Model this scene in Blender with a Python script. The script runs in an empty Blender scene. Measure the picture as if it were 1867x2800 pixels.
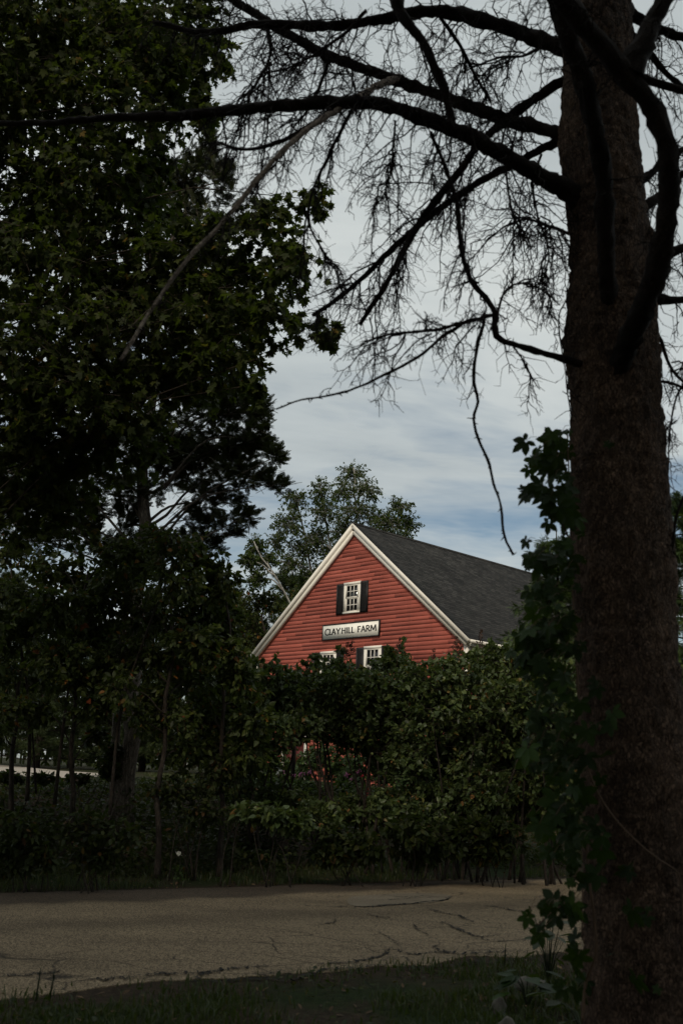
import bpy, math
import numpy as np
from mathutils import Matrix, Vector
rng = np.random.default_rng(11)
R = math.radians
scene = bpy.context.scene
col = scene.collection

# ------------------------------------------------------------------ camera
F, CX, CY = 2722.0, 933.5, 1400.0
PITCH, ROLL, EYE = R(14.5), R(2.25), 1.6
cp, sp = math.cos(PITCH), math.sin(PITCH)
FW = np.array([0, cp, sp]); UP0 = np.array([0, -sp, cp]); RI0 = np.array([1.0, 0, 0])
RI = RI0*math.cos(ROLL)+UP0*math.sin(ROLL)
UP = -RI0*math.sin(ROLL)+UP0*math.cos(ROLL)
CAM = np.array([0, 0, EYE])
cam = bpy.data.cameras.new("camera"); camo = bpy.data.objects.new("camera", cam); col.objects.link(camo)
cam.sensor_fit = 'VERTICAL'; cam.sensor_height = 36.0; cam.lens = 35.0
cam.clip_start = 0.05; cam.clip_end = 3000
camo.matrix_world = Matrix(((RI[0], UP[0], -FW[0], 0), (RI[1], UP[1], -FW[1], 0), (RI[2], UP[2], -FW[2], EYE), (0, 0, 0, 1)))
cam.dof.use_dof = True; cam.dof.focus_distance = 34.0; cam.dof.aperture_fstop = 3.2
scene.camera = camo
scene.view_settings.view_transform = 'Standard'; scene.view_settings.look = 'None'
scene.view_settings.exposure = 0.0; scene.view_settings.gamma = 1.0
scene.cycles.max_bounces = 6; scene.cycles.transparent_max_bounces = 8
scene.cycles.use_denoising = True


def ray(px, py):
    return FW + (px-CX)/F*RI - (py-CY)/F*UP


def at(px, py, Y):
    d = ray(px, py); return CAM + d*(Y/d[1])


def on_z(px, py, z=0.0):
    d = ray(px, py); return CAM + d*((z-EYE)/d[2])


def depth(p):
    return float((np.asarray(p)-CAM) @ FW)


# ------------------------------------------------------------------ sun and sky
SUN_EL, SUN_AZ = R(41), R(199)        # azimuth clockwise from +Y: behind the camera and to the left
sl = bpy.data.lights.new("sun", 'SUN'); so = bpy.data.objects.new("sun", sl); col.objects.link(so)
sl.energy = 2.3; sl.angle = R(11); sl.color = (1.0, 0.88, 0.72)
sd = Vector((math.sin(SUN_AZ)*math.cos(SUN_EL), math.cos(SUN_AZ)*math.cos(SUN_EL), math.sin(SUN_EL)))
so.rotation_euler = sd.to_track_quat('Z', 'Y').to_euler()


class N:
    """small helper round a node tree"""
    def __init__(s, nt):
        s.nt = nt; nt.nodes.clear()

    def __call__(s, typ, ins=None, **props):
        n = s.nt.nodes.new(typ)
        for k, v in props.items():
            setattr(n, k, v)
        for k, v in (ins or {}).items():
            sock = n.inputs[k]
            if isinstance(v, bpy.types.NodeSocket):
                s.nt.links.new(v, sock)
            else:
                sock.default_value = v
        return n

    def ramp(s, fac, stops, interp='LINEAR'):
        n = s.nt.nodes.new('ShaderNodeValToRGB'); r = n.color_ramp; r.interpolation = interp
        while len(r.elements) < len(stops):
            r.elements.new(0.5)
        for e, (p, c) in zip(r.elements, stops):
            e.position = p; e.color = (c, c, c, 1) if isinstance(c, (int, float)) else (*c, 1)
        s.nt.links.new(fac, n.inputs['Fac']); return n.outputs['Color']

    def mix(s, f, a, b, blend='MIX'):
        n = s.nt.nodes.new('ShaderNodeMix'); n.data_type = 'RGBA'; n.blend_type = blend
        for i, v in ((0, f), (6, a), (7, b)):
            if isinstance(v, bpy.types.NodeSocket): s.nt.links.new(v, n.inputs[i])
            elif i == 0: n.inputs[0].default_value = v
            else: n.inputs[i].default_value = (*v, 1) if len(v) == 3 else v
        return n.outputs[2]

    def math(s, op, a, b=None, clamp=False):
        n = s.nt.nodes.new('ShaderNodeMath'); n.operation = op; n.use_clamp = clamp
        for i, v in ((0, a), (1, b)):
            if v is None: continue
            if isinstance(v, bpy.types.NodeSocket): s.nt.links.new(v, n.inputs[i])
            else: n.inputs[i].default_value = v
        return n.outputs[0]

    def noise(s, vec, scale, detail=4, rough=0.55, dist=0.0):
        return s('ShaderNodeTexNoise', {'Vector': vec, 'Scale': scale, 'Detail': detail, 'Roughness': rough, 'Distortion': dist}).outputs['Fac']

    def mapping(s, vec, scale=(1, 1, 1), loc=(0, 0, 0), rot=(0, 0, 0)):
        return s('ShaderNodeMapping', {'Vector': vec, 'Scale': scale, 'Location': loc, 'Rotation': rot}).outputs[0]


world = bpy.data.worlds.new("World"); scene.world = world; world.use_nodes = True
w = N(world.node_tree)
sky = w('ShaderNodeTexSky', sky_type='NISHITA', sun_disc=False, sun_elevation=SUN_EL, sun_rotation=SUN_AZ)
gen = w('ShaderNodeTexCoord').outputs['Generated']
sep = w('ShaderNodeSeparateXYZ', {0: gen})
zz = w.math('ADD', w.math('MAXIMUM', sep.outputs[2], 0.0), 0.10)
flat = w('ShaderNodeCombineXYZ', {0: w.math('DIVIDE', sep.outputs[0], zz), 1: w.math('DIVIDE', sep.outputs[1], zz), 2: 0.3}).outputs[0]
n1 = w.noise(w.mapping(flat, (0.75, 1.0, 1), (3.1, 1.7, 0)), 0.55, 6, 0.6, 0.5)
n2 = w.noise(w.mapping(flat, (1.0, 2.2, 1), (7.0, 2.0, 0)), 1.5, 5, 0.6, 0.6)
cover = w.math('ADD', w.math('MULTIPLY', n1, 0.75), w.math('MULTIPLY', n2, 0.42))
cover = w.math('ADD', cover, w.math('MAXIMUM', w.math('MULTIPLY', w.math('SUBTRACT', w.math('MINIMUM', sep.outputs[2], 0.6), 0.26), 1.0), -0.02))
cmask = w.ramp(cover, [(0.49, 0.0), (0.58, 0.45), (0.68, 0.9), (0.8, 1.0)])
n3 = w.noise(w.mapping(flat, (1, 1.3, 1), (1, 5, 2)), 0.9, 6, 0.62, 0.3)
ccol = w.ramp(n3, [(0.3, (3.3, 3.65, 3.75)), (0.5, (4.2, 4.55, 4.55)), (0.7, (5.3, 5.55, 5.4))])
blue = w.mix(1.0, sky.outputs[0], (0.60, 0.60, 0.55), 'MULTIPLY')
skyc = w.mix(cmask, blue, ccol)
bg = w('ShaderNodeBackground', {'Color': skyc, 'Strength': 0.130})
w('ShaderNodeOutputWorld', {'Surface': bg.outputs[0]})


# ------------------------------------------------------------------ materials
def material(name):
    m = bpy.data.materials.new(name); m.use_nodes = True
    return m, N(m.node_tree)


def principled(n, color, rough=0.8, bump=None, bstr=0.4, bdist=0.02, spec=0.3, **kw):
    ins = {'Base Color': color if isinstance(color, bpy.types.NodeSocket) else (*color, 1), 'Roughness': rough, 'Specular IOR Level': spec}
    ins.update(kw)
    if bump is not None:
        b = n('ShaderNodeBump', {'Height': bump, 'Strength': bstr, 'Distance': bdist})
        ins['Normal'] = b.outputs[0]
    p = n('ShaderNodeBsdfPrincipled', ins)
    return p


def out(n, sh):
    n('ShaderNodeOutputMaterial', {'Surface': sh.outputs[0]})


def obj_co(n):
    return n('ShaderNodeTexCoord').outputs['Object']


def leaf_mat(name, stops, trans=0.3, rough=0.45, spec=0.4, tcol=(0.10, 0.15, 0.02)):
    m, n = material(name)
    a = n('ShaderNodeAttribute', attribute_name='tint').outputs['Fac']
    c = n.ramp(a, stops)
    p = principled(n, c, rough, spec=spec)
    t = n('ShaderNodeBsdfTranslucent', {'Color': n.mix(1.0, n.mix(0.5, c, tcol), (1.3, 1.3, 1.0), 'MULTIPLY')})
    mx = n('ShaderNodeMixShader', {0: trans, 1: p.outputs[0], 2: t.outputs[0]})
    out(n, mx); return m


def bark_mat(name, dark, light, sc=(14, 14, 5), vor=1.0, bstr=0.7, bdist=0.02, rw=0.45):
    m, n = material(name); co = obj_co(n)
    wv = n.mix(0.10, co, n('ShaderNodeTexNoise', {'Vector': co, 'Scale': 7.0, 'Detail': 5.0, 'Roughness': 0.7}).outputs['Color'])
    v = n('ShaderNodeTexVoronoi', {'Vector': n.mapping(wv, sc), 'Scale': vor}, feature='DISTANCE_TO_EDGE').outputs[0]
    ridge = n.ramp(v, [(0.0, 0.0), (0.22, 0.75), (1.0, 1.0)])
    cell = n('ShaderNodeSeparateColor', {0: n('ShaderNodeTexVoronoi', {'Vector': n.mapping(wv, sc), 'Scale': vor}).outputs['Color']}).outputs[0]
    ridge = n.math('MULTIPLY', ridge, n.math('ADD', n.math('MULTIPLY', cell, 0.9), 0.35))
    f = n.noise(n.mapping(co, (sc[0]*1.6, sc[1]*1.6, sc[2]*0.9)), 1.0, 5, 0.65)
    big = n.noise(n.mapping(co, (1, 1, 0.6)), 3.6, 5, 0.65)
    mixv = n.math('MULTIPLY', n.math('ADD', n.math('MULTIPLY', ridge, rw), n.math('MULTIPLY', f, 1.05-rw)), n.math('ADD', n.math('MULTIPLY', big, 1.7), 0.08))
    c = n.ramp(mixv, [(0.18, dark), (0.80, light)])
    h = n.math('ADD', ridge, n.math('MULTIPLY', f, 0.7))
    out(n, principled(n, c, 0.9, h, bstr, bdist, spec=0.15)); return m


def plain(name, c, rough=0.6, var=0.15, sc=8.0, spec=0.3, bstr=0.15):
    m, n = material(name); co = obj_co(n)
    f = n.noise(co, sc, 5, 0.6)
    lo = tuple(x*(1-var) for x in c); hi = tuple(min(1, x*(1+var)) for x in c)
    out(n, principled(n, n.ramp(f, [(0.3, lo), (0.7, hi)]), rough, f, bstr, 0.01, spec=spec)); return m


MT = {}
MT['spruce_bark'] = bark_mat('spruce bark', (0.004, 0.003, 0.0024), (0.205, 0.130, 0.090), (74, 74, 24), 1.0, 1.0, 0.018, 0.42)
MT['dead_twig'] = bark_mat('dead twig bark', (0.004, 0.003, 0.0025), (0.026, 0.018, 0.014), (60, 60, 60), 1.0, 0.5, 0.005)
MT['pale_branch'] = bark_mat('pale dry branch bark', (0.07, 0.055, 0.045), (0.34, 0.27, 0.22), (40, 40, 40), 1.0, 0.5, 0.005)
MT['bark'] = bark_mat('brown bark', (0.012, 0.009, 0.007), (0.07, 0.055, 0.042), (16, 16, 5), 1.0, 0.7, 0.02)
MT['cedar_bark'] = bark_mat('grey shaggy cedar bark', (0.035, 0.028, 0.023), (0.42, 0.35, 0.29), (40, 40, 2.2), 1.0, 0.9, 0.03)
MT['stem'] = bark_mat('shrub stem bark', (0.014, 0.011, 0.009), (0.06, 0.048, 0.038), (30, 30, 9), 1.0, 0.5, 0.01)
m, n = material('white birch bark'); co = obj_co(n)
f = n.noise(n.mapping(co, (6, 6, 30)), 1.0, 4, 0.7)
out(n, principled(n, n.ramp(f, [(0.38, (0.05, 0.045, 0.04)), (0.50, (0.26, 0.25, 0.22)), (1.0, (0.40, 0.38, 0.35))]), 0.7)); MT['birch_bark'] = m

MT['maple'] = leaf_mat('maple leaf', [(0.0, (0.0120, 0.0172, 0.0046)), (0.6, (0.0260, 0.0359, 0.0078)), (0.93, (0.0500, 0.0585, 0.0104)), (1.0, (0.1000, 0.0663, 0.0130))], 0.32, 0.6, 0.10)
MT['juniper'] = leaf_mat('juniper scale leaf', [(0.0, (0.0133, 0.0176, 0.0060)), (0.7, (0.0266, 0.0320, 0.0096)), (1.0, (0.0522, 0.0496, 0.0144))], 0.12, 0.6, 0.2)
MT['hemlock'] = leaf_mat('hemlock needle', [(0.0, (0.0189, 0.0340, 0.0090)), (0.7, (0.0399, 0.0680, 0.0150)), (1.0, (0.0840, 0.1200, 0.0225))], 0.15, 0.55, 0.25)
MT['pine'] = leaf_mat('pine needle', [(0.0, (0.0140, 0.0234, 0.0084)), (0.7, (0.0300, 0.0432, 0.0140)), (1.0, (0.0600, 0.0720, 0.0210))], 0.12, 0.6, 0.2)
MT['sapling'] = leaf_mat('young tree leaf', [(0.0, (0.0196, 0.0276, 0.0078)), (0.6, (0.0420, 0.0574, 0.0139)), (0.9, (0.0770, 0.0861, 0.0174)), (0.95, (0.1400, 0.0344, 0.0130)), (1.0, (0.1820, 0.0804, 0.0174))], 0.25, 0.5, 0.18)
MT['lilac'] = leaf_mat('lilac leaf', [(0.0, (0.0334, 0.0489, 0.0177)), (0.6, (0.0667, 0.0948, 0.0301)), (0.93, (0.1205, 0.1454, 0.0383)), (1.0, (0.2408, 0.1224, 0.0411))], 0.25, 0.45, 0.3)
MT['birch'] = leaf_mat('birch leaf', [(0.0, (0.0190, 0.0319, 0.0065)), (0.7, (0.0380, 0.0588, 0.0122)), (1.0, (0.0760, 0.0924, 0.0164))], 0.3, 0.65, 0.08)
MT['creeper'] = leaf_mat('creeper leaf', [(0.0, (0.0053, 0.0119, 0.0023)), (0.7, (0.0114, 0.0272, 0.0038)), (1.0, (0.0281, 0.0564, 0.0056))], 0.2, 0.5, 0.15)
MT['weed'] = leaf_mat('weed leaf', [(0.0, (0.0093, 0.0130, 0.0040)), (0.55, (0.0202, 0.0286, 0.0070)), (0.88, (0.0372, 0.0403, 0.0090)), (0.93, (0.0582, 0.0260, 0.0090)), (1.0, (0.0775, 0.0455, 0.0150))], 0.2, 0.55, 0.15)
MT['grass'] = leaf_mat('grass blade', [(0.0, (0.0128, 0.0205, 0.0037)), (0.6, (0.0272, 0.0385, 0.0066)), (0.88, (0.0438, 0.0481, 0.0094)), (1.0, (0.1033, 0.0640, 0.0211))], 0.25, 0.5)
MT['litter'] = leaf_mat('dead leaf', [(0.0, (0.035, 0.022, 0.013)), (0.7, (0.11, 0.065, 0.035)), (1.0, (0.22, 0.15, 0.08))], 0.15, 0.7, 0.2)
MT['white'] = plain('white house paint', (0.74, 0.70, 0.62), 0.55, 0.06, 5)
MT['panel'] = plain('white sign paint', (0.86, 0.84, 0.76), 0.5, 0.05, 6)
MT['black'] = plain('black paint', (0.016, 0.015, 0.015), 0.5, 0.2, 8)
MT['iron'] = plain('dark iron', (0.03, 0.028, 0.026), 0.5)
MT['gold'] = plain('gold lettering', (0.42, 0.27, 0.10), 0.5)
MT['maroon'] = plain('dark red board paint', (0.075, 0.012, 0.010), 0.5)
m, n = material('window glass'); out(n, principled(n, (0.012, 0.013, 0.014), 0.06, spec=0.5)); MT['glass'] = m
MT['dark_room'] = plain('dark interior', (0.02, 0.018, 0.016), 0.9)

# red clapboard
m, n = material('red clapboard paint'); co = obj_co(n)
s1 = n.noise(n.mapping(co, (1.2, 1.2, 14)), 1.0, 5, 0.65)
s2 = n.noise(co, 0.6, 4, 0.6)
s3 = n.noise(n.mapping(co, (3.5, 3.5, 55)), 1.0, 4, 0.75)
c = n.ramp(n.math('ADD', n.math('MULTIPLY', s1, 0.55), n.math('MULTIPLY', s2, 0.45)), [(0.32, (0.345, 0.090, 0.066)), (0.5, (0.455, 0.122, 0.090)), (0.68, (0.53, 0.16, 0.12))])
c = n.mix(1.0, c, n.ramp(n('ShaderNodeAttribute', attribute_name='tint').outputs['Fac'], [(0.0, 0.80), (0.5, 1.0), (1.0, 1.13)]), 'MULTIPLY')
st = n.ramp(n.noise(n.mapping(co, (5.0, 5.0, 0.35)), 1.0, 4, 0.6), [(0.56, 0.0), (0.72, 1.0)])
c = n.mix(n.math('MULTIPLY', st, 0.22), c, (0.10, 0.045, 0.036))
wear = n.ramp(s3, [(0.67, 0.0), (0.73, 1.0)])
c = n.mix(n.math('MULTIPLY', wear, 0.6), c, (0.13, 0.035, 0.028))
out(n, principled(n, c, 0.75, s3, 0.3, 0.01, spec=0.2)); MT['red'] = m

# roof shingles, UV in metres
m, n = material('charcoal asphalt shingles')
uv = n('ShaderNodeUVMap').outputs[0]
br = n('ShaderNodeTexBrick', {'Vector': uv, 'Color1': (0.013, 0.0125, 0.0115, 1), 'Color2': (0.036, 0.034, 0.031, 1), 'Mortar': (0.010, 0.010, 0.010, 1), 'Scale': 1.0,
                              'Mortar Size': 0.012, 'Mortar Smooth': 0.3, 'Brick Width': 0.30, 'Row Height': 0.145}, offset=0.37)
blot = n.math('ADD', n.math('MULTIPLY', n.noise(uv, 0.7, 4), 0.5), n.math('MULTIPLY', n.noise(n.mapping(uv, (2.2, 0.22, 1)), 1.0, 5, 0.6), 0.5)); fine = n.noise(uv, 40, 3, 0.7); sep2 = n('ShaderNodeSeparateXYZ', {0: uv})
c = n.mix(1.0, br.outputs[0], n.ramp(blot, [(0.36, 0.66), (0.64, 1.3)]), 'MULTIPLY')
c = n.mix(1.0, c, n.ramp(fine, [(0.25, 0.6), (0.75, 1.4)]), 'MULTIPLY')
row = n.math('FRACT', n.math('DIVIDE', sep2.outputs[1], 0.145))
c = n.mix(1.0, c, n.ramp(row, [(0.0, 0.45), (0.18, 0.9), (0.6, 1.15), (1.0, 1.15)]), 'MULTIPLY')
h = n.math('SUBTRACT', n.math('MULTIPLY', fine, 0.3), n.math('MULTIPLY', row, 0.9))
out(n, principled(n, c, 0.95, h, 0.8, 0.03, spec=0.15)); MT['roof'] = m

# road
m, n = material('worn asphalt'); co = obj_co(n)
ac = n('ShaderNodeAttribute', attribute_name='across').outputs['Fac']
g = n.noise(co, 95, 3, 0.75); g2 = n.noise(co, 30, 3, 0.7)
b = n.noise(n.mapping(co, (0.35, 0.9, 1), rot=(0, 0, R(-32))), 1.2, 5, 0.6)
agg = n('ShaderNodeTexVoronoi', {'Vector': co, 'Scale': 120.0}).outputs['Color']
aggv = n('ShaderNodeSeparateColor', {0: agg}).outputs[0]
base = n.ramp(n.math('ADD', n.math('MULTIPLY', g, 0.55), n.math('MULTIPLY', aggv, 0.45)), [(0.28, (0.032, 0.026, 0.019)), (0.5, (0.098, 0.079, 0.056)), (0.72, (0.25, 0.205, 0.15))])
base = n.mix(1.0, base, n.ramp(b, [(0.3, 0.74), (0.7, 1.16)]), 'MULTIPLY')
mid_band = n.ramp(n.math('ADD', ac, n.math('MULTIPLY', n.math('SUBTRACT', b, 0.5), 0.12)), [(0.40, 1.0), (0.47, 0.72), (0.53, 0.76), (0.60, 1.0), (1.0, 1.0)])  # darker band running along the middle of the road
base = n.mix(1.0, base, mid_band, 'MULTIPLY')
sepr = n('ShaderNodeSeparateXYZ', {0: co})
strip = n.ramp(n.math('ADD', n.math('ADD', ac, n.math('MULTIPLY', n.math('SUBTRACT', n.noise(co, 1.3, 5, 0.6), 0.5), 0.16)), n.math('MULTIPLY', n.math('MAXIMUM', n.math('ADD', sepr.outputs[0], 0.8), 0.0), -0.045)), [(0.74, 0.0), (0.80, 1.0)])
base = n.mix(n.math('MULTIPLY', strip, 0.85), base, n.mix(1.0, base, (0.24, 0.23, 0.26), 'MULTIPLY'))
wco = n.mix(0.12, co, n('ShaderNodeTexNoise', {'Vector': co, 'Scale': 2.5, 'Detail': 4.0}).outputs['Color'])
vd = n('ShaderNodeTexVoronoi', {'Vector': n.mapping(wco, (1.1, 2.4, 1), rot=(0, 0, R(-32))), 'Scale': 1.15}, feature='DISTANCE_TO_EDGE').outputs[0]
crack = n.ramp(vd, [(0.0, 1.0), (0.006, 0.8), (0.017, 0.0)])
edge = n.ramp(n.math('ADD', ac, n.math('MULTIPLY', n.math('SUBTRACT', n.noise(co, 0.55, 3), 0.5), 1.1)), [(0.16, 1.0), (0.42, 0.12), (0.85, 0.0), (1.0, 0.2)])
crack = n.math('MULTIPLY', crack, n.math('MULTIPLY', edge, n.ramp(g2, [(0.35, 0.3), (0.55, 1.0)])))
base = n.mix(crack, base, (0.012, 0.010, 0.009))
palez = n.math('MULTIPLY', n.ramp(n.math('MULTIPLY', n.math('ADD', sepr.outputs[0], n.math('MULTIPLY', b, 2.0)), 0.1), [(0.14, 0.0), (0.36, 1.0)]), n.ramp(n.math('ADD', ac, n.math('MULTIPLY', n.math('SUBTRACT', g2, 0.5), 0.25)), [(0.52, 0.0), (0.72, 1.0)]))
vd2 = n('ShaderNodeTexVoronoi', {'Vector': n.mapping(wco, (3.2, 6.5, 1), rot=(0, 0, R(-32))), 'Scale': 1.0}, feature='DISTANCE_TO_EDGE').outputs[0]
fine_c = n.math('MULTIPLY', n.ramp(vd2, [(0.0, 1.0), (0.012, 0.7), (0.035, 0.0)]), n.math('MULTIPLY', n.ramp(n.noise(co, 0.8, 4), [(0.47, 0.0), (0.57, 1.0)]), n.ramp(n.math('MULTIPLY', n.math('ADD', sepr.outputs[0], 1.0), 0.25), [(0.1, 0.0), (0.5, 0.8)])))
base = n.mix(fine_c, base, (0.022, 0.018, 0.014))
base = n.mix(palez, base, n.mix(1.0, base, (1.35, 1.33, 1.28), 'MULTIPLY'))
base = n.mix(1.0, base, (1.42, 1.30, 1.12), 'MULTIPLY')
h = n.math('SUBTRACT', n.math('MULTIPLY', g, 0.5), n.math('MULTIPLY', crack, 1.5))
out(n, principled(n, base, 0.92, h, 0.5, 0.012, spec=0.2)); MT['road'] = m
MT['crack'] = plain('dark crack fill', (0.010, 0.009, 0.008), 0.95, 0.3, 30)
m, n = material('pale asphalt patch'); co = obj_co(n)
g = n.noise(co, 90, 3, 0.75); b = n.noise(co, 1.6, 4)
c = n.mix(1.0, n.ramp(g, [(0.25, (0.045, 0.036, 0.025)), (0.5, (0.165, 0.132, 0.092)), (0.75, (0.36, 0.29, 0.205))]), n.ramp(b, [(0.3, 0.75), (0.7, 1.15)]), 'MULTIPLY')
out(n, principled(n, c, 0.92, g, 0.4, 0.01, spec=0.2)); MT['patch'] = m
MT['gravel'] = plain('pale gravel', (0.30, 0.265, 0.225), 0.9, 0.25, 14)
MT['rock'] = plain('pale fieldstone', (0.085, 0.075, 0.06), 0.85, 0.6, 9, bstr=0.6)

m, n = material('soil and leaf litter'); co = obj_co(n)
a = n.noise(co, 0.8, 5, 0.6); b = n.noise(co, 14, 5, 0.7); d = n.noise(co, 55, 3, 0.7)
soil = n.ramp(b, [(0.3, (0.014, 0.010, 0.007)), (0.55, (0.036, 0.025, 0.016)), (0.75, (0.075, 0.052, 0.033))])
green = n.ramp(b, [(0.3, (0.008, 0.013, 0.004)), (0.7, (0.022, 0.034, 0.009))])
ac = n('ShaderNodeAttribute', attribute_name='dirt').outputs['Fac']
c = n.mix(n.math('SUBTRACT', n.ramp(a, [(0.40, 0.0), (0.58, 1.0)]), ac, True), soil, green)
out(n, principled(n, c, 0.95, n.math('ADD', b, n.math('MULTIPLY', d, 0.5)), 0.7, 0.04, spec=0.1)); MT['ground'] = m

for nm, c in (('pink', (0.30, 0.08, 0.18)), ('crimson', (0.36, 0.015, 0.02)), ('magenta', (0.45, 0.02, 0.13)), ('orange', (0.26, 0.075, 0.02)), ('cream', (0.62, 0.60, 0.52)), ('brown', (0.06, 0.032, 0.02))):
    MT[nm] = plain(nm + ' petals', c, 0.6, 0.2, 20)


# ------------------------------------------------------------------ mesh helpers
class Mesh:
    def __init__(s):
        s.v = []; s.f = []; s.n = 0; s.t = []; s.has_t = False

    def add(s, V, Fa, tint=None):
        V = np.asarray(V, float).reshape(-1, 3)
        if isinstance(Fa, np.ndarray): s.f.append(Fa.astype(np.int64)+s.n)
        else:
            for q in Fa: s.f.append(np.asarray([q], np.int64)+s.n)
        s.v.append(V); s.n += len(V)
        if tint is None: s.t.append(np.zeros(len(V)))
        else:
            s.has_t = True; s.t.append(np.broadcast_to(tint, (len(V),)))
        return s

    def box(s, x0, x1, y0, y1, z0, z1):
        V = [(x, y, z) for z in (z0, z1) for y in (y0, y1) for x in (x0, x1)]
        return s.add(V, np.array([(0, 2, 3, 1), (4, 5, 7, 6), (0, 1, 5, 4), (2, 6, 7, 3), (0, 4, 6, 2), (1, 3, 7, 5)]))

    def tube(s, P, rad, sides=8, cap=True):
        P = np.asarray(P, float); rad = np.broadcast_to(rad, (len(P),))
        s.tubes(P[None], np.asarray(rad)[None], sides)
        if cap:
            b = s.n-len(P)*sides
            s.f.append(np.array([list(range(b+sides-1, b-1, -1))])); e = s.n-sides
            s.f.append(np.array([list(range(e, e+sides))]))
        return s

    def tubes(s, P, rad, sides=3, tint=None):
        """P (n,k,3), rad (n,k): many tubes at once"""
        n_, k, _ = P.shape
        T = np.gradient(P, axis=1); T /= np.linalg.norm(T, axis=2, keepdims=True)+1e-12
        mean = P[:, -1]-P[:, 0]
        ref = np.where(np.abs(mean[:, 2:3]) > 0.8*np.linalg.norm(mean, axis=1, keepdims=True), np.array([[1.0, 0.13, 0]]), np.array([[0.07, 0.05, 1.0]]))
        A = np.cross(T, ref[:, None, :]); A /= np.linalg.norm(A, axis=2, keepdims=True)+1e-12
        B = np.cross(T, A)
        ang = np.linspace(0, 2*np.pi, sides, endpoint=False)
        V = P[:, :, None, :] + rad[:, :, None, None]*(np.cos(ang)[None, None, :, None]*A[:, :, None, :]+np.sin(ang)[None, None, :, None]*B[:, :, None, :])
        i = np.arange(n_)[:, None, None]*k*sides; j = np.arange(k-1)[None, :, None]*sides
        a = np.arange(sides)[None, None, :]; a2 = (a+1) % sides
        Fq = np.stack([i+j+a, i+j+a2, i+j+sides+a2, i+j+sides+a], -1).reshape(-1, 4)
        return s.add(V.reshape(-1, 3), Fq, tint)

    def inst(s, tm, P, Rm, S, tint):
        tv, tf = tm; k = len(tv); n_ = len(P)
        S = np.broadcast_to(S, (n_,))
        V = P[:, None, :] + S[:, None, None]*np.einsum('nij,kj->nki', Rm, tv)
        off = (np.arange(n_)*k)[:, None, None]
        return s.add(V.reshape(-1, 3), (tf[None]+off).reshape(-1, tf.shape[1]), np.repeat(tint, k))

    def build(s, name, mat, parent=None, smooth=False, loc=None):
        me = bpy.data.meshes.new(name)
        V = np.concatenate(s.v)
        if loc is not None: V = V-np.asarray(loc)
        me.vertices.add(len(V)); me.vertices.foreach_set('co', V.astype(np.float32).ravel())
        sizes = np.concatenate([np.full(len(a), a.shape[1]) for a in s.f]); loops = np.concatenate([a.ravel() for a in s.f])
        me.loops.add(len(loops)); me.loops.foreach_set('vertex_index', loops.astype(np.int32))
        me.polygons.add(len(sizes))
        me.polygons.foreach_set('loop_start', (np.cumsum(sizes)-sizes).astype(np.int32))
        me.polygons.foreach_set('loop_total', sizes.astype(np.int32))
        if smooth: me.polygons.foreach_set('use_smooth', np.ones(len(sizes), bool))
        me.update(calc_edges=True); me.validate()
        if s.has_t:
            at_ = me.attributes.new('tint', 'FLOAT', 'POINT'); at_.data.foreach_set('value', np.concatenate(s.t).astype(np.float32))
        for mm in (mat if isinstance(mat, list) else [mat]): me.materials.append(mm)
        o = bpy.data.objects.new(name, me); col.objects.link(o)
        if parent is not None: o.parent = parent
        if loc is not None and parent is None: o.location = loc
        return o


def empty(name, loc=(0, 0, 0), rz=0.0):
    o = bpy.data.objects.new(name, None); col.objects.link(o); o.location = loc; o.rotation_euler = (0, 0, rz); o.empty_display_size = 0.3
    return o


def tag(o, label=None, cat=None, group=None, kind=None):
    if label: o['label'] = label
    if cat: o['category'] = cat
    if group: o['group'] = group
    if kind: o['kind'] = kind
    return o


def copy_tree(o, parent=None):
    c = o.copy(); col.objects.link(c)
    if parent is not None: c.parent = parent
    for ch in list(o.children): copy_tree(ch, c)
    return c


def nrm(a): return a/(np.linalg.norm(a, axis=-1, keepdims=True)+1e-12)


def orient(D, Nn):
    Y = nrm(D); Z = nrm(Nn-(Nn*Y).sum(-1, keepdims=True)*Y); X = np.cross(Y, Z)
    return np.stack([X, Y, Z], -1)


def spline(P, m):
    P = np.asarray(P, float); Q = np.vstack([2*P[0]-P[1], P, 2*P[-1]-P[-2]])
    seg = np.linalg.norm(np.diff(P, axis=0), axis=1); cum = np.concatenate([[0], np.cumsum(seg)])
    ts = np.linspace(0, cum[-1], m); o = []
    for t in ts:
        i = min(np.searchsorted(cum, t, 'right')-1, len(seg)-1); u = (t-cum[i])/seg[i]
        a, b, c, d = Q[i], Q[i+1], Q[i+2], Q[i+3]
        o.append(0.5*((2*b)+(c-a)*u+(2*a-5*b+4*c-d)*u*u+(3*b-a-3*c+d)*u**3))
    return np.array(o)


_perm = np.random.default_rng(5).random((64, 64, 64))
def vnoise(P):
    P = np.asarray(P, float); i = np.floor(P).astype(int); f = P-i; f = f*f*(3-2*f); r = 0
    for dx in (0, 1):
        for dy in (0, 1):
            for dz in (0, 1):
                wgt = (f[..., 0] if dx else 1-f[..., 0])*(f[..., 1] if dy else 1-f[..., 1])*(f[..., 2] if dz else 1-f[..., 2])
                r = r+wgt*_perm[(i[..., 0]+dx) % 64, (i[..., 1]+dy) % 64, (i[..., 2]+dz) % 64]
    return r


def rdir(r, n_): return nrm(r.normal(size=(n_, 3)))


# ------------------------------------------------------------------ leaf shapes (unit length along +Y, face up +Z)
def fan(outline, centre=(0, 0.45, 0), cup=0.0):
    o = np.array([(x, y, 0) for x, y in outline], float); o[:, 2] = cup*np.abs(o[:, 0])-0.10*o[:, 1]**2
    V = np.vstack([np.array(centre)[None], o]); k = len(o)
    return V, np.array([(0, 1+i, 1+(i+1) % k) for i in range(k)])


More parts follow.
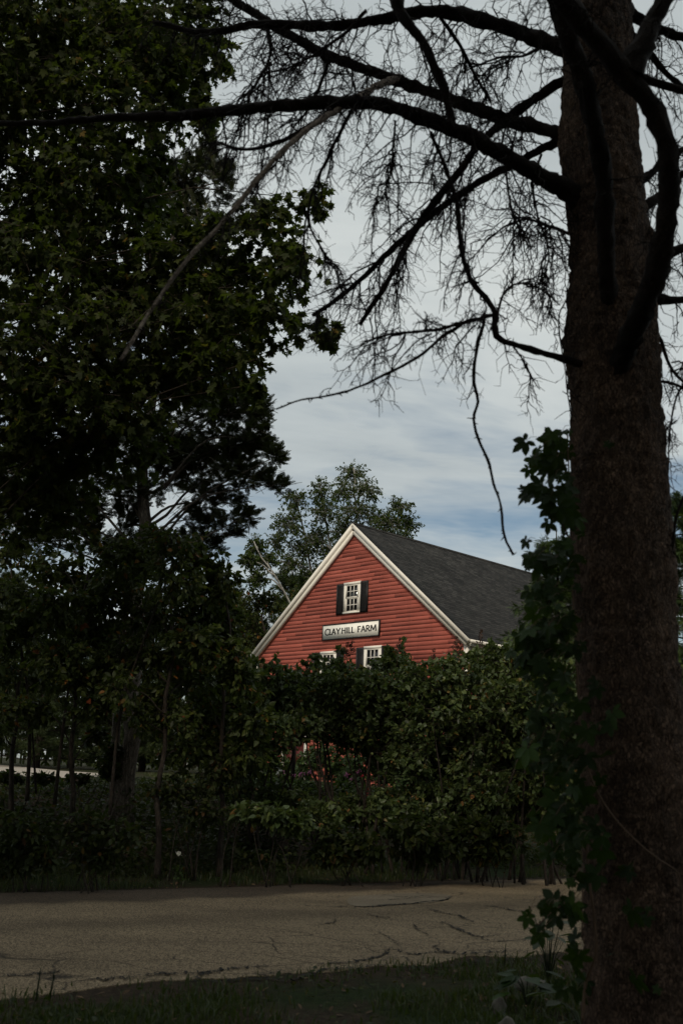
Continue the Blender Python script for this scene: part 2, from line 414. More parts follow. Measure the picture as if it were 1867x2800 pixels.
half = [(0.03, 0.0), (0.20, -0.06), (0.42, 0.0), (0.30, 0.14), (0.58, 0.34), (0.50, 0.42), (0.60, 0.56), (0.38, 0.52), (0.20, 0.46), (0.26, 0.72), (0.14, 0.70)]
MAPLE = fan(half+[(0, 1.0)]+[(-x, y) for x, y in half[::-1]], (0, 0.3, 0.02), 0.12)
half = [(0.02, 0.0), (0.20, -0.05), (0.34, 0.10), (0.36, 0.32), (0.26, 0.60), (0.10, 0.86)]
HEART = fan(half+[(0, 1.0)]+[(-x, y) for x, y in half[::-1]], (0, 0.4, -0.05), 0.22)
half = [(0.16, 0.12), (0.27, 0.38), (0.20, 0.70)]
OVAL = fan([(0, 0)]+half+[(0, 1.0)]+[(-x, y) for x, y in half[::-1]], (0, 0.45, -0.03), 0.2)
half = [(0.10, 0.06), (0.20, 0.22), (0.27, 0.36), (0.25, 0.40), (0.30, 0.52), (0.26, 0.55), (0.27, 0.68), (0.20, 0.70), (0.16, 0.82), (0.08, 0.88)]
LEAFLET = fan([(0, 0)]+half+[(0, 1.0)]+[(-x, y) for x, y in half[::-1]], (0, 0.5, -0.05), 0.2)


def palmate():
    V = []; Fq = []; k = 0
    for a, sc in ((-2.0, 0.6), (-0.95, 0.9), (0, 1.0), (0.95, 0.9), (2.0, 0.6)):
        v = LEAFLET[0]*sc*np.array([0.92, 1, 1]); v = v+np.array([0, 0.06, 0]); c, s_ = math.cos(a), math.sin(a)
        x = v[:, 0]*c+v[:, 1]*s_; y = -v[:, 0]*s_+v[:, 1]*c
        z = v[:, 2]*0.8-0.12*np.hypot(x, y)*(1+0.4*math.sin(3*a))
        V.append(np.stack([x, y, z], 1)); Fq.append(LEAFLET[1]+k); k += len(v)
    return np.vstack(V), np.vstack(Fq)


PALM = palmate()


def spray(nl, wid, thick, ang, curl=0.1):
    V = []; Fq = []
    def blade(a, b, t):
        a = np.array(a, float); b = np.array(b, float); d = b-a; p = np.array([-d[1], d[0], 0]); p /= np.linalg.norm(p)+1e-9
        k = len(V); V.extend([a-p*t*0.5, (a+b)/2+p*t, b, (a+b)/2-p*t]); Fq.append((k, k+3, k+2, k+1))
    blade((0, 0, 0), (0, 1, -curl), thick*1.1)
    for i in range(nl):
        y = 0.08+0.84*i/nl; L = wid*(1-0.75*(i/nl))*(0.8+0.4*((i*37) % 10)/10)
        for sgn in (-1, 1):
            yy = y+(0.03 if sgn > 0 else 0)
            blade((0, yy, -curl*yy*yy), (sgn*L*math.sin(ang), yy+L*math.cos(ang), -curl*yy*yy-0.12*L), thick)
    return np.array(V), np.array(Fq)


JUNI = spray(7, 0.42, 0.040, 0.65)
HEML = spray(9, 0.34, 0.030, 0.95, 0.25)


def needles(nn, seed=3):
    r = np.random.default_rng(seed); V = []; Fq = []
    for i in range(nn):
        a = r.random()*6.283; e = r.uniform(0.15, 1.0); d = np.array([math.cos(a)*math.sin(e), math.cos(e), math.sin(a)*math.sin(e)])
        s_ = np.cross(d, r.normal(size=3)); s_ /= np.linalg.norm(s_); k = len(V)
        V.extend([s_*0.03, -s_*0.03, d*r.uniform(0.75, 1.0)]); Fq.append((k, k+1, k+2))
    return np.array(V), np.array(Fq)


NEED = needles(12)


# ------------------------------------------------------------------ road lines and ground height
near_px = [(0, 2700), (536, 2686), (893, 2660), (1250, 2632), (1400, 2614)]
far_px = [(0, 2452), (357, 2438), (714, 2425), (1071, 2416), (1400, 2402), (1590, 2394)]
npt = np.array([on_z(*p)[:2] for p in near_px]); fpt = np.array([on_z(*p)[:2] for p in far_px])
NA = np.polyfit(npt[:, 0], npt[:, 1], 1); FA = np.polyfit(fpt[:, 0], fpt[:, 1], 1)
SL = 0.5*(NA[0]+FA[0])
NB = npt[:, 1].mean()-SL*npt[:, 0].mean(); FB = fpt[:, 1].mean()-SL*fpt[:, 0].mean()
CL = 1/math.sqrt(1+SL*SL)
def s_far(x, y): return (y-(FB+SL*x))*CL          # metres beyond the far edge
def s_near(x, y): return ((NB+SL*x)-y)*CL         # metres on the camera's side of the near edge
WID = (FB-NB)*CL


def sstep(a, b, x):
    t = np.clip((x-a)/(b-a), 0, 1); return t*t*(3-2*t)


def hgt(x, y):
    x = np.asarray(x, float); y = np.asarray(y, float)
    sf = s_far(x, y); sn = s_near(x, y)
    left = 1.18-0.28*sstep(-2, 6, x)
    h = left*sstep(0.4, 7.0, sf)
    P = np.stack([x*0.45, y*0.45, np.zeros_like(x)], -1); P2 = P*4.1
    rough = (vnoise(P+20)-0.5)*0.16+(vnoise(P2+20)-0.5)*0.05
    m_ = np.clip(np.maximum(sstep(0.2, 1.5, sf), sstep(0.2, 1.2, sn)), 0, 1)
    damp = 1-0.8*sstep(18, 24, y)
    h = h+rough*m_*damp+0.06*sstep(0.3, 2.0, sn)
    road = sstep(-0.45, -0.1, -np.maximum(sf, sn)-0.0)
    return h-0.04*sstep(0.55, 1.0, -np.maximum(sf, sn))


def G(x, y): return float(hgt(np.array([x]), np.array([y]))[0])


u = np.linspace(-1, 1, 300); gx = np.sinh(u*5.2)/np.sinh(5.2)*420+0.0
gy = np.sinh(u*5.2)/np.sinh(5.2)*420+12.0
X, Yg = np.meshgrid(gx, gy); Zg = hgt(X, Yg)
V = np.stack([X, Yg, Zg], -1).reshape(-1, 3)
i = np.arange(299)[:, None]*300+np.arange(299)[None, :]
gm = Mesh(); gm.add(V, np.stack([i, i+1, i+301, i+300], -1).reshape(-1, 4))
go = gm.build('ground', MT['ground'], smooth=True); tag(go, kind='structure')
at_ = go.data.attributes.new('dirt', 'FLOAT', 'POINT')
sn_ = s_near(V[:, 0], V[:, 1]); sf_ = s_far(V[:, 0], V[:, 1])
dirt = np.clip(1-np.abs(sn_-0.15)/0.5, 0, 1)*0.9+np.clip(1-np.abs(sf_-0.1)/0.3, 0, 1)*0.7
dirt = np.clip(dirt+0.45*sstep(1.2, 3, sf_)*(1-sstep(20, 24, V[:, 1])), 0, 1)
at_.data.foreach_set('value', dirt.astype(np.float32))

# the road: a sheet with ragged edges
xs = np.concatenate([np.linspace(-120, -9, 60), np.linspace(-8.8, 14, 240), np.linspace(14.5, 160, 80)])
na, nc = len(xs), 22
t = np.linspace(0, 1, nc)
jn = (vnoise(np.stack([xs*2.3, xs*0+3, xs*0], -1))-0.5)*0.30+(vnoise(np.stack([xs*9, xs*0+5, xs*0], -1))-0.5)*0.10
jf = (vnoise(np.stack([xs*1.1, xs*0+9, xs*0], -1))-0.5)*0.22+(vnoise(np.stack([xs*6, xs*0+1, xs*0], -1))-0.5)*0.06
y0 = NB+SL*xs+jn; y1 = FB+SL*xs+jf
XX = np.repeat(xs[:, None], nc, 1); YY = y0[:, None]*(1-t)+y1[:, None]*t
ZZ = 0.007+0.035*(1-(2*t-1)**2)[None, :]+0*XX
rm = Mesh(); i = np.arange(na-1)[:, None]*nc+np.arange(nc-1)[None, :]
rm.add(np.stack([XX, YY, ZZ], -1).reshape(-1, 3), np.stack([i, i+nc, i+nc+1, i+1], -1).reshape(-1, 4))
for e_, sg in ((0, -1), (nc-1, 1)):
    A_ = np.stack([XX[:, e_], YY[:, e_], ZZ[:, e_]], -1); B_ = A_+np.array([0, sg*0.03, -0.09]); j_ = np.arange(na-1)
    rm.add(np.vstack([A_, B_]), np.stack([j_, j_+1, j_+na+1, j_+na], 1) if e_ else np.stack([j_, j_+na, j_+na+1, j_+1], 1))
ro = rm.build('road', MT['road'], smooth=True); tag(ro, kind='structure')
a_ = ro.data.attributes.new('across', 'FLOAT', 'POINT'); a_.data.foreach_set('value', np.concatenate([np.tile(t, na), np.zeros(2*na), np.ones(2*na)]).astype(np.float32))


def road_z(x, y):
    tt = np.clip((y-(NB+SL*x))/(FB-NB), 0, 1); return 0.007+0.035*(1-(2*tt-1)**2)


def on_road(px, py):
    p = on_z(px, py, 0.04); return np.array([p[0], p[1], road_z(p[0], p[1])])


# pale oval patch and the long cracks across it
out_px = [(948, 2462), (960, 2452), (1010, 2447), (1075, 2443), (1140, 2441), (1200, 2444), (1233, 2450), (1222, 2460), (1180, 2468), (1110, 2474), (1040, 2479), (985, 2480), (955, 2474)]
O = np.array([on_road(*p) for p in out_px]); O = spline(np.vstack([O, O[:1]]), 60)[:-1]; O[:, 2] = road_z(O[:, 0], O[:, 1])+0.005
c0 = O.mean(0); c0[2] = road_z(c0[0], c0[1])+0.006
pm = Mesh(); pm.add(np.vstack([c0[None], O]), np.array([(0, 1+k, 1+(k+1) % len(O)) for k in range(len(O))]))
tag(pm.build('road_patch', MT['patch']), kind='structure')
cr = Mesh()
def crack(pts, wd, seed):
    r = np.random.default_rng(seed); P = spline(np.array([on_road(*p) for p in pts]), 14*len(pts))
    P[:, :2] += r.normal(size=(len(P), 2))*np.array([0.02, 0.032])
    tg = nrm(np.gradient(P[:, :2], axis=0)); nn = np.stack([-tg[:, 1], tg[:, 0]], 1)
    k = len(P); ww = 0.62*wd*(0.2+1.1*r.random(k))*np.sin(np.linspace(0.12, 3.0, k))**0.5
    A = P.copy(); B = P.copy(); A[:, :2] += nn*ww[:, None]; B[:, :2] -= nn*ww[:, None]
    A[:, 2] = road_z(A[:, 0], A[:, 1])+0.0095; B[:, 2] = road_z(B[:, 0], B[:, 1])+0.0095
    j = np.arange(k-1); cr.add(np.vstack([A, B]), np.stack([j, j+k, j+k+1, j+1], 1))
CR = [([(812, 2476), (880, 2480), (960, 2481), (1060, 2477), (1150, 2469), (1215, 2461), (1232, 2452)], .030), ([(1000, 2464), (1060, 2461), (1120, 2457), (1200, 2453)], .014),
      ([(1040, 2446), (1100, 2454), (1160, 2450), (1225, 2456)], .012), ([(1168, 2485), (1210, 2497), (1250, 2503), (1275, 2515), (1290, 2521)], .020),
      ([(1210, 2520), (1240, 2535), (1270, 2545), (1300, 2558), (1340, 2556), (1360, 2553)], .020), ([(1130, 2527), (1150, 2545), (1175, 2556)], .012),
      ([(1058, 2588), (1095, 2595), (1130, 2603), (1200, 2597), (1290, 2598), (1380, 2594), (1440, 2596)], .020), ([(870, 2628), (940, 2624), (1000, 2616), (1050, 2604), (1060, 2590)], .022),
      ([(375, 2662), (430, 2655), (520, 2652), (600, 2644), (660, 2638), (730, 2634)], .022), ([(540, 2676), (560, 2655), (610, 2648)], .014),
      ([(560, 2674), (640, 2668), (720, 2664), (790, 2670), (830, 2660), (900, 2640), (980, 2636), (1060, 2628)], .024), ([(720, 2664), (740, 2650), (800, 2640)], .012),
      ([(1190, 2580), (1200, 2592), (1240, 2600)], .012), ([(1315, 2479), (1350, 2480), (1378, 2486), (1440, 2496)], .018), ([(1280, 2614), (1340, 2622), (1400, 2612), (1470, 2614)], .020),
      ([(0, 2664), (90, 2658), (170, 2650)], .014), ([(1000, 2500), (1030, 2508), (1066, 2510)], .010), ([(880, 2530), (910, 2524), (925, 2516)], .010), ([(1240, 2560), (1330, 2566), (1420, 2570)], .012),
      ([(1100, 2640), (1180, 2634), (1260, 2628), (1330, 2620)], .020), ([(240, 2670), (330, 2664), (375, 2662)], .012), ([(1010, 2540), (1060, 2560), (1100, 2590)], .010)]
for k, (pts, wd) in enumerate(CR): crack(pts, wd, k)
tag(cr.build('road_cracks', MT['crack']), kind='structure')
# pale gravel drive on the far left
dp = [on_z(px, py, 1.2) for px, py in ((-900, 2200), (-300, 2146), (0, 2131), (150, 2127), (300, 2124), (330, 2120), (300, 2116), (150, 2106), (0, 2092), (-300, 2072), (-900, 2040))]
# keep it on the ground sheet: fine strips
def drive():
    n_ = 40; mm = Mesh(); nearp = np.array([dp[0], dp[1], dp[2], dp[3], dp[4], dp[5]]); farp = np.array([dp[10], dp[9], dp[8], dp[7], dp[6], dp[5]])
    A = spline(nearp, n_); B = spline(farp, n_); k = 30; T = np.linspace(0, 1, k)[None, :, None]
    P = A[:, None]*(1-T)+B[:, None]*T; P[..., 2] = hgt(P[..., 0], P[..., 1])+0.02
    i = np.arange(n_-1)[:, None]*k+np.arange(k-1)[None, :]
    mm.add(P.reshape(-1, 3), np.stack([i, i+1, i+k+1, i+k], -1).reshape(-1, 4)); return mm
tag(drive().build('gravel_driveway', MT['gravel'], smooth=True), kind='structure')

# ------------------------------------------------------------------ the red barn
YAW = R(45.26); BW = 10.88; BL = 17.0; ZE, ZR = 6.05, 10.68
gdir = np.array([-math.cos(YAW), math.sin(YAW), 0]); ldir = np.array([math.sin(YAW), math.cos(YAW), 0])
corner = np.array([4.41, 33.56, 0]); bc = corner+gdir*BW/2
BZ = 0.75
barn = empty('barn', (bc[0], bc[1], 0), -YAW)
tag(barn, 'red clapboard barn with white trim and a dark shingled gable roof behind the hedge', 'barn')


def wall_hit(px, py, off=0.0):
    """pixel -> (x, z) in the gable plane, x along the gable (right positive, 0 at the middle)"""
    d = ray(px, py); pn = -ldir; p0 = bc+pn*off
    tt = ((p0-CAM) @ pn)/(d @ pn); p = CAM+d*tt
    return float((p-bc) @ -gdir), float(p[2])


HW = BW/2; SLP = (ZR-ZE)/HW; SA = math.atan(SLP)
EXPO = 0.152
def clap(mm, xl, xr, z0, z1, plane, clip=None):
    """lapped boards; plane maps (x, outward, z) to local coordinates"""
    k = 0; z = z0
    r = np.random.default_rng(int(abs(xl)*100+7))
    while z < z1-0.01:
        zt = min(z+EXPO, z1); a, b = xl, xr
        segs = [a]
        x = a+r.uniform(0.8, 3.6)
        while x < b-0.4: segs.append(x); x += r.uniform(2.0, 4.2)
        segs.append(b)
        for p, q in zip(segs[:-1], segs[1:]):
            o1 = 0.024+r.normal()*0.002; o2 = 0.006; dz = r.normal()*0.004
            pb, qb, pt, qt = p+0.002, q-0.002, p+0.002, q-0.002
            if clip:
                lb, rb = clip(z); lt, rt = clip(zt)
                pb, qb, pt, qt = max(pb, lb), min(qb, rb), max(pt, lt), min(qt, rt)
                if qb-pb < 0.02: continue
                if qt < pt: pt = qt = (pt+qt)/2
            V = [plane(pb, o1, z+dz), plane(qb, o1, z+dz), plane(qt, o2, zt), plane(pt, o2, zt), plane(pb, 0, z+dz), plane(qb, 0, z+dz)]
            mm.add(V, [(0, 1, 2, 3), (4, 5, 1, 0), (4, 0, 3), (1, 5, 2)], r.random())
        z = zt


wall = Mesh()
# shell behind the boards
def gable_shell(y):
    return [(-HW, y, BZ-0.4), (HW, y, BZ-0.4), (HW, y, ZE), (0, y, ZR), (-HW, y, ZE)]
V = gable_shell(0.0)+gable_shell(BL)
wall.add(V, [(0, 1, 2, 3, 4), (9, 8, 7, 6, 5), (1, 6, 7, 2), (5, 0, 4, 9)])
lim = lambda z: (-HW, HW) if z < ZE else (-(ZR-z)/SLP, (ZR-z)/SLP)
clap(wall, -HW+0.13, HW-0.13, BZ, ZR-0.05, lambda x, o, z: (x, -o, z), lim)
clap(wall, 0.16, BL, BZ, ZE-0.3, lambda x, o, z: (HW+o, x, z))
clap(wall, 0.16, BL, BZ, ZE-0.3, lambda x, o, z: (-HW-o, x, z))
wall.build('wall', MT['red'], barn)
fnd = Mesh(); fnd.box(-HW-0.02, HW+0.02, -0.03, BL+0.03, BZ-0.7, BZ-0.02); fnd.build('foundation', MT['rock'], barn)
for sx in (-1, 1):
    cb = Mesh(); a, b = sorted((sx*(HW+0.033), sx*(HW-0.13)))
    cb.box(a, b, -0.036, 0.16, BZ-0.02, ZE-0.12); cb.build('corner_board', MT['white'], barn)
# roof slopes (slab) with UV in metres
OHG, OHE, TH = 0.20, 0.26, 0.045
for sx in (-1, 1):
    ca, sa = math.cos(SA), math.sin(SA)
    Ls = HW/ca+OHE
    def rp(d, y, hh): return (sx*(d*ca+hh*sa), y, ZR+0.10-d*sa+hh*ca)
    nd, ny = 24, 34; me = Mesh()
    D = np.linspace(0, Ls, nd); YS = np.linspace(-OHG, BL+OHG, ny)
    V = [rp(d, y, TH+0.012*math.sin(y*0.9+d)*math.sin(d*0.8)) for d in D for y in YS]+[rp(d, y, 0) for d in D for y in YS]
    fc = []
    for a in range(nd-1):
        for b in range(ny-1):
            k = a*ny+b; q = (k, k+1, k+ny+1, k+ny); fc.append(q if sx < 0 else q[::-1])
    o_ = nd*ny
    fc.append([o_+0, o_+ny-1, o_+nd*ny-1, o_+(nd-1)*ny])
    for a in range(nd-1):
        k = a*ny; fc.append((k, k+ny, o_+k+ny, o_+k)); k = a*ny+ny-1; fc.append((k, o_+k, o_+k+ny, k+ny))
    for b in range(ny-1):
        k = (nd-1)*ny+b; fc.append((k, k+1, o_+k+1, o_+k))
    me.add(V, fc)
    ob = me.build('roof_slope', MT['roof'], barn)
    uvl = ob.data.uv_layers.new(name='UVMap')
    VC = np.array(V)
    dd = np.concatenate([np.repeat(D, ny), np.repeat(D, ny)]); yy = np.concatenate([np.tile(YS, nd)]*2)
    li = np.empty(len(ob.data.loops), np.int32); ob.data.loops.foreach_get('vertex_index', li)
    uvl.data.foreach_set('uv', np.stack([yy[li], Ls-dd[li]], 1).astype(np.float32).ravel())
    # rake: wide board on the wall, narrower moulding proud of it under the shingles
    def rake(name, d0, d1, h0, h1, y0_, y1_):
        mm = Mesh(); V = [rp(d, y, h_) for h_ in (h0, h1) for y in (y0_, y1_) for d in (d0, d1)]
        mm.add(V, np.array([(0, 2, 3, 1), (4, 5, 7, 6), (0, 1, 5, 4), (2, 6, 7, 3), (0, 4, 6, 2), (1, 3, 7, 5)])); return mm
    rk = rake('r', 0.20 if sx > 0 else 0.198, Ls-0.02, -0.285, -0.125, -0.150, -0.03)
    rk.build('rake_board', MT['white'], barn)
    rake('r', 0.0, Ls+0.01, -0.122, 0.030, -0.212, -0.03).build('rake_moulding', MT['white'], barn)
    # eave box: fascia, soffit, gutter lip
    ev = Mesh(); xa, xb = sorted((sx*(HW+0.034), sx*(HW+OHE*ca+0.02)))
    zb = ZE-0.20
    ev.box(xa, xb, -0.04, BL, zb-0.06, zb+0.10); ev.build('eave', MT['white'], barn)
    fz = Mesh(); xa, xb = sorted((sx*(HW+0.0345), sx*(HW+0.06))); fz.box(xa, xb, 0.17, BL, zb-0.30, zb-0.063); fz.build('frieze_board', MT['white'], barn)
    gt = Mesh(); xa = sx*(HW+OHE*ca+0.075); gt.tube([(xa, -0.15, zb+0.075), (xa, BL, zb+0.075)], 0.06, 8); gt.build('gutter', MT['white'], barn)
rc = Mesh(); ca, sa = math.cos(SA), math.sin(SA); top = ZR+0.10+TH/ca
rc.add([(-0.15*ca, -OHG-0.01, top-0.15*sa+0.022), (0, -OHG-0.01, top+0.03), (0.15*ca, -OHG-0.01, top-0.15*sa+0.022), (-0.15*ca, BL+OHG, top-0.15*sa+0.022), (0, BL+OHG, top+0.03), (0.15*ca, BL+OHG, top-0.15*sa+0.022)], [(0, 1, 4, 3), (1, 2, 5, 4), (0, 2, 1)])
rcc = rc.build('ridge_cap', MT['roof'], barn)
uvl = rcc.data.uv_layers.new(name='UVMap')
for lp in rcc.data.loops:
    c_ = rcc.data.vertices[lp.vertex_index].co; uvl.data[lp.index].uv = (c_.y, c_.x)


def window(px_quad, width=None, height=None, rows=2):
    """px corners TL, TR (and BL, BR when they show) of the outer trim"""
    pts = [wall_hit(px, py, 0.05) for px, py in px_quad]
    xl = np.mean([p[0] for p in pts[0::2]]); xr = np.mean([p[0] for p in pts[1::2]])
    zt = np.mean([p[1] for p in pts[:2]]); zb = np.mean([p[1] for p in pts[2:]]) if len(pts) > 2 else zt-height
    t_ = 0.105
    fr = Mesh()
    fr.box(xl, xl+t_, -0.062, 0.02, zb, zt-t_-0.001); fr.box(xr-t_, xr, -0.062, 0.02, zb, zt-t_-0.001)
    fr.box(xl-0.012, xr+0.012, -0.068, 0.02, zt-t_, zt); fr.box(xl-0.012, xr+0.012, -0.085, 0.02, zb-0.055, zb-0.001)
    w_ = fr.build('window', MT['white'], barn)
    a, b, c, d = xl+t_+0.001, xr-t_-0.001, zb+0.001, zt-t_-0.002
    sash = Mesh(); mid = (c+d)/2; s_ = 0.05
    for lo, hi, yy in ((c, mid+0.018, 0.0), (mid-0.018+0.038, d, -0.012)):
        sash.box(a, a+s_, -0.050+yy, -0.028+yy, lo, hi); sash.box(b-s_, b, -0.050+yy, -0.028+yy, lo, hi)
        sash.box(a+s_+.001, b-s_-.001, -0.049+yy, -0.028+yy, lo, lo+s_*0.8); sash.box(a+s_+.001, b-s_-.001, -0.049+yy, -0.028+yy, hi-s_*0.8, hi)
        for k in (1, 2):
            x = a+s_+(b-a-2*s_)*k/3; sash.box(x-0.012, x+0.012, -0.045+yy, -0.029+yy, lo+s_*0.8+.001, hi-s_*0.8-.001)
        for k in range(1, rows):
            z = lo+s_*0.8+(hi-lo-1.6*s_)*k/rows; sash.box(a+s_+.001, b-s_-.001, -0.0435+yy, -0.029+yy, z-0.012, z+0.012)
    sash.build('sash', MT['white'], w_)
    gl = Mesh(); gl.box(a-0.002, b+0.002, -0.0302, 0.003, c-0.002, d+0.002)
    # the pane stands in front of the boards only inside the frame
    gl.build('glass', MT['glass'], w_)
    return xl, xr, zb, zt


def shutter(x0, x1, z0, z1):
    sh = Mesh(); sh.box(x0, x1, -0.064, -0.03, z0, z1)
    for a, b in ((x0, x0+0.05), (x1-0.05, x1)): sh.box(a+.002, b-.002, -0.078, -0.0645, z0+.002, z1-.002)
    z = z0+0.06
    while z < z1-0.06:
        V = [(x0+0.052, -0.066, z), (x1-0.052, -0.066, z), (x1-0.052, -0.077, z+0.03), (x0+0.052, -0.077, z+0.03)]
        sh.add(V, [(0, 1, 2, 3)]); z += 0.045
    sh.build('shutter', MT['black'], barn)




xl, xr, zb, zt = window([(941.4, 1595.7), (986, 1587), (938.2, 1676.3), (983.7, 1669.3)])
WH = zt-zb
sxa = wall_hit(920.5, 1640, .05)[0]; sxb = wall_hit(1005.5, 1625, .05)[0]
shutter(sxa, xl-0.015, zb-0.07, zt-0.02); shutter(xr+0.015, sxb, zb-0.07, zt-0.02)
SW = (xl-sxa+sxb-xr)/2
for q in ([(876.6, 1784), (920, 1777.5)], [(995.5, 1768.5), (1043, 1763.5)]):
    xl2, xr2, zb2, zt2 = window(q, height=WH+0.25)
    shutter(xl2-SW, xl2-0.015, zb2-0.05, zt2-0.02); shutter(xr2+0.015, xr2+SW, zb2-0.05, zt2-0.02)
# entry door low on the gable, mostly hidden by the lilacs
dx, dz = wall_hit(812, 1893, 0.05)
dm = Mesh(); dm.box(dx-0.7, dx-0.55, -0.07, 0.02, BZ, dz-.2); dm.box(dx+0.55, dx+0.7, -0.07, 0.02, BZ, dz-.2); dm.box(dx-0.85, dx+0.85, -0.12, 0.02, dz-0.199, dz)
df = dm.build('door_frame', MT['white'], barn)
dm = Mesh(); dm.box(dx-0.549, dx+0.549, -0.05, -0.031, BZ, dz-0.201)
for zz0 in (0.25, 0.95, 1.65):
    for xx0 in (-0.42, 0.06): dm.box(dx+xx0, dx+xx0+0.36, -0.058, -0.0505, BZ+zz0, BZ+zz0+0.55)
dm.build('door', MT['maroon'], barn)

# ------------------------------------------------------------------ the farm's name board
GLY = {
 'C': [[(0.95, 0.86), (0.78, 0.97), (0.55, 1.0), (0.30, 0.93), (0.10, 0.72), (0.03, 0.48), (0.10, 0.24), (0.30, 0.06), (0.56, 0.0), (0.80, 0.04), (0.97, 0.16)]],
 'L': [[(0.16, 1), (0.16, 0)], [(0.10, 0.05), (0.95, 0.05)]],
 'A': [[(0.5, 1.0), (0.04, 0)], [(0.48, 1.0), (0.96, 0)], [(0.22, 0.34), (0.8, 0.34)]],
 'Y': [[(0.04, 1), (0.5, 0.48)], [(0.96, 1), (0.5, 0.48)], [(0.5, 0.52), (0.5, 0)]],
 'H': [[(0.12, 1), (0.12, 0)], [(0.88, 1), (0.88, 0)], [(0.12, 0.53), (0.88, 0.53)]],
 'I': [[(0.5, 1), (0.5, 0)]],
 'F': [[(0.16, 1), (0.16, 0)], [(0.10, 0.95), (0.95, 0.95)], [(0.16, 0.52), (0.80, 0.52)]],
 'R': [[(0.14, 1), (0.14, 0)], [(0.10, 0.96), (0.50, 0.97), (0.74, 0.87), (0.78, 0.74), (0.72, 0.60), (0.50, 0.50), (0.16, 0.49)], [(0.42, 0.50), (0.96, 0)]],
 'M': [[(0.14, 1), (0.05, 0)], [(0.14, 1), (0.5, 0.18)], [(0.86, 1), (0.5, 0.18)], [(0.86, 1), (0.95, 0)]],
}


def letter(mm, ch, x0, x1, z0, z1, place, wd):
    for k, st in enumerate(GLY[ch]):
        P = np.array([(x0+(x1-x0)*a, z0+(z1-z0)*b) for a, b in st])
        if len(P) > 2: P = spline(np.c_[P, np.zeros(len(P))], 26)[:, :2]
        else: P = np.linspace(P[0], P[1], 7)
        tg = nrm(np.gradient(P, axis=0)); nn = np.stack([-tg[:, 1], tg[:, 0]], 1); u_ = np.linspace(-1, 1, len(P))
        vert = np.abs(tg[:, 1]); ww = wd*(0.62+0.42*vert)*(1+0.28*u_**4)
        A = P+nn*ww[:, None]; B = P-nn*ww[:, None]; q = len(P)
        y_ = 0.0005*k
        V = [place(a[0], a[1], y_) for a in A]+[place(b_[0], b_[1], y_) for b_ in B]
        j = np.arange(q-1); mm.add(V, np.stack([j, j+q, j+q+1, j+1], 1))


q = [wall_hit(px, py, 0.06) for px, py in ((882, 1713.4), (1038.6, 1689.3), (880.7, 1755.4), (1037.3, 1735.7))]
sx0 = (q[0][0]+q[2][0])/2; sx1 = (q[1][0]+q[3][0])/2; sz1 = (q[0][1]+q[1][1])/2; sz0 = (q[2][1]+q[3][1])/2
sign = empty('farm_sign', (bc[0], bc[1], 0), -YAW)
tag(sign, 'long white name board in a black frame on the red gable, reading CLAY HILL FARM', 'sign')
sm = Mesh(); b_ = 0.045
sm.box(sx0, sx0+b_, -0.085, -0.027, sz0, sz1); sm.box(sx1-b_, sx1, -0.085, -0.027, sz0, sz1)
sm.box(sx0+b_+.001, sx1-b_-.001, -0.085, -0.027, sz0, sz0+b_); sm.box(sx0+b_+.001, sx1-b_-.001, -0.085, -0.027, sz1-b_, sz1)
sm.build('frame', MT['black'], sign)
sm = Mesh(); sm.box(sx0+b_-.002, sx1-b_+.002, -0.075, -0.03, sz0+b_-.002, sz1-b_+.002); sm.build('panel', MT['panel'], sign)
lt = Mesh(); ix0, ix1 = sx0+b_, sx1-b_; iw = ix1-ix0; ih = sz1-sz0-2*b_
for ch, a, b in (('C', 280, 342), ('L', 347, 390), ('A', 386, 446), ('Y', 452, 520), ('H', 541, 602), ('I', 604, 640), ('L', 642, 684), ('L', 690, 734), ('F', 782, 832), ('A', 835, 898), ('R', 906, 966), ('M', 972, 1058)):
    letter(lt, ch, ix0+iw*(a-245)/845, ix0+iw*(b-245)/845, sz0+b_+ih*0.30, sz0+b_+ih*0.74, lambda x, z, e: (x, -0.0775-e, z), 0.028)
lt.build('lettering', MT['black'], sign)


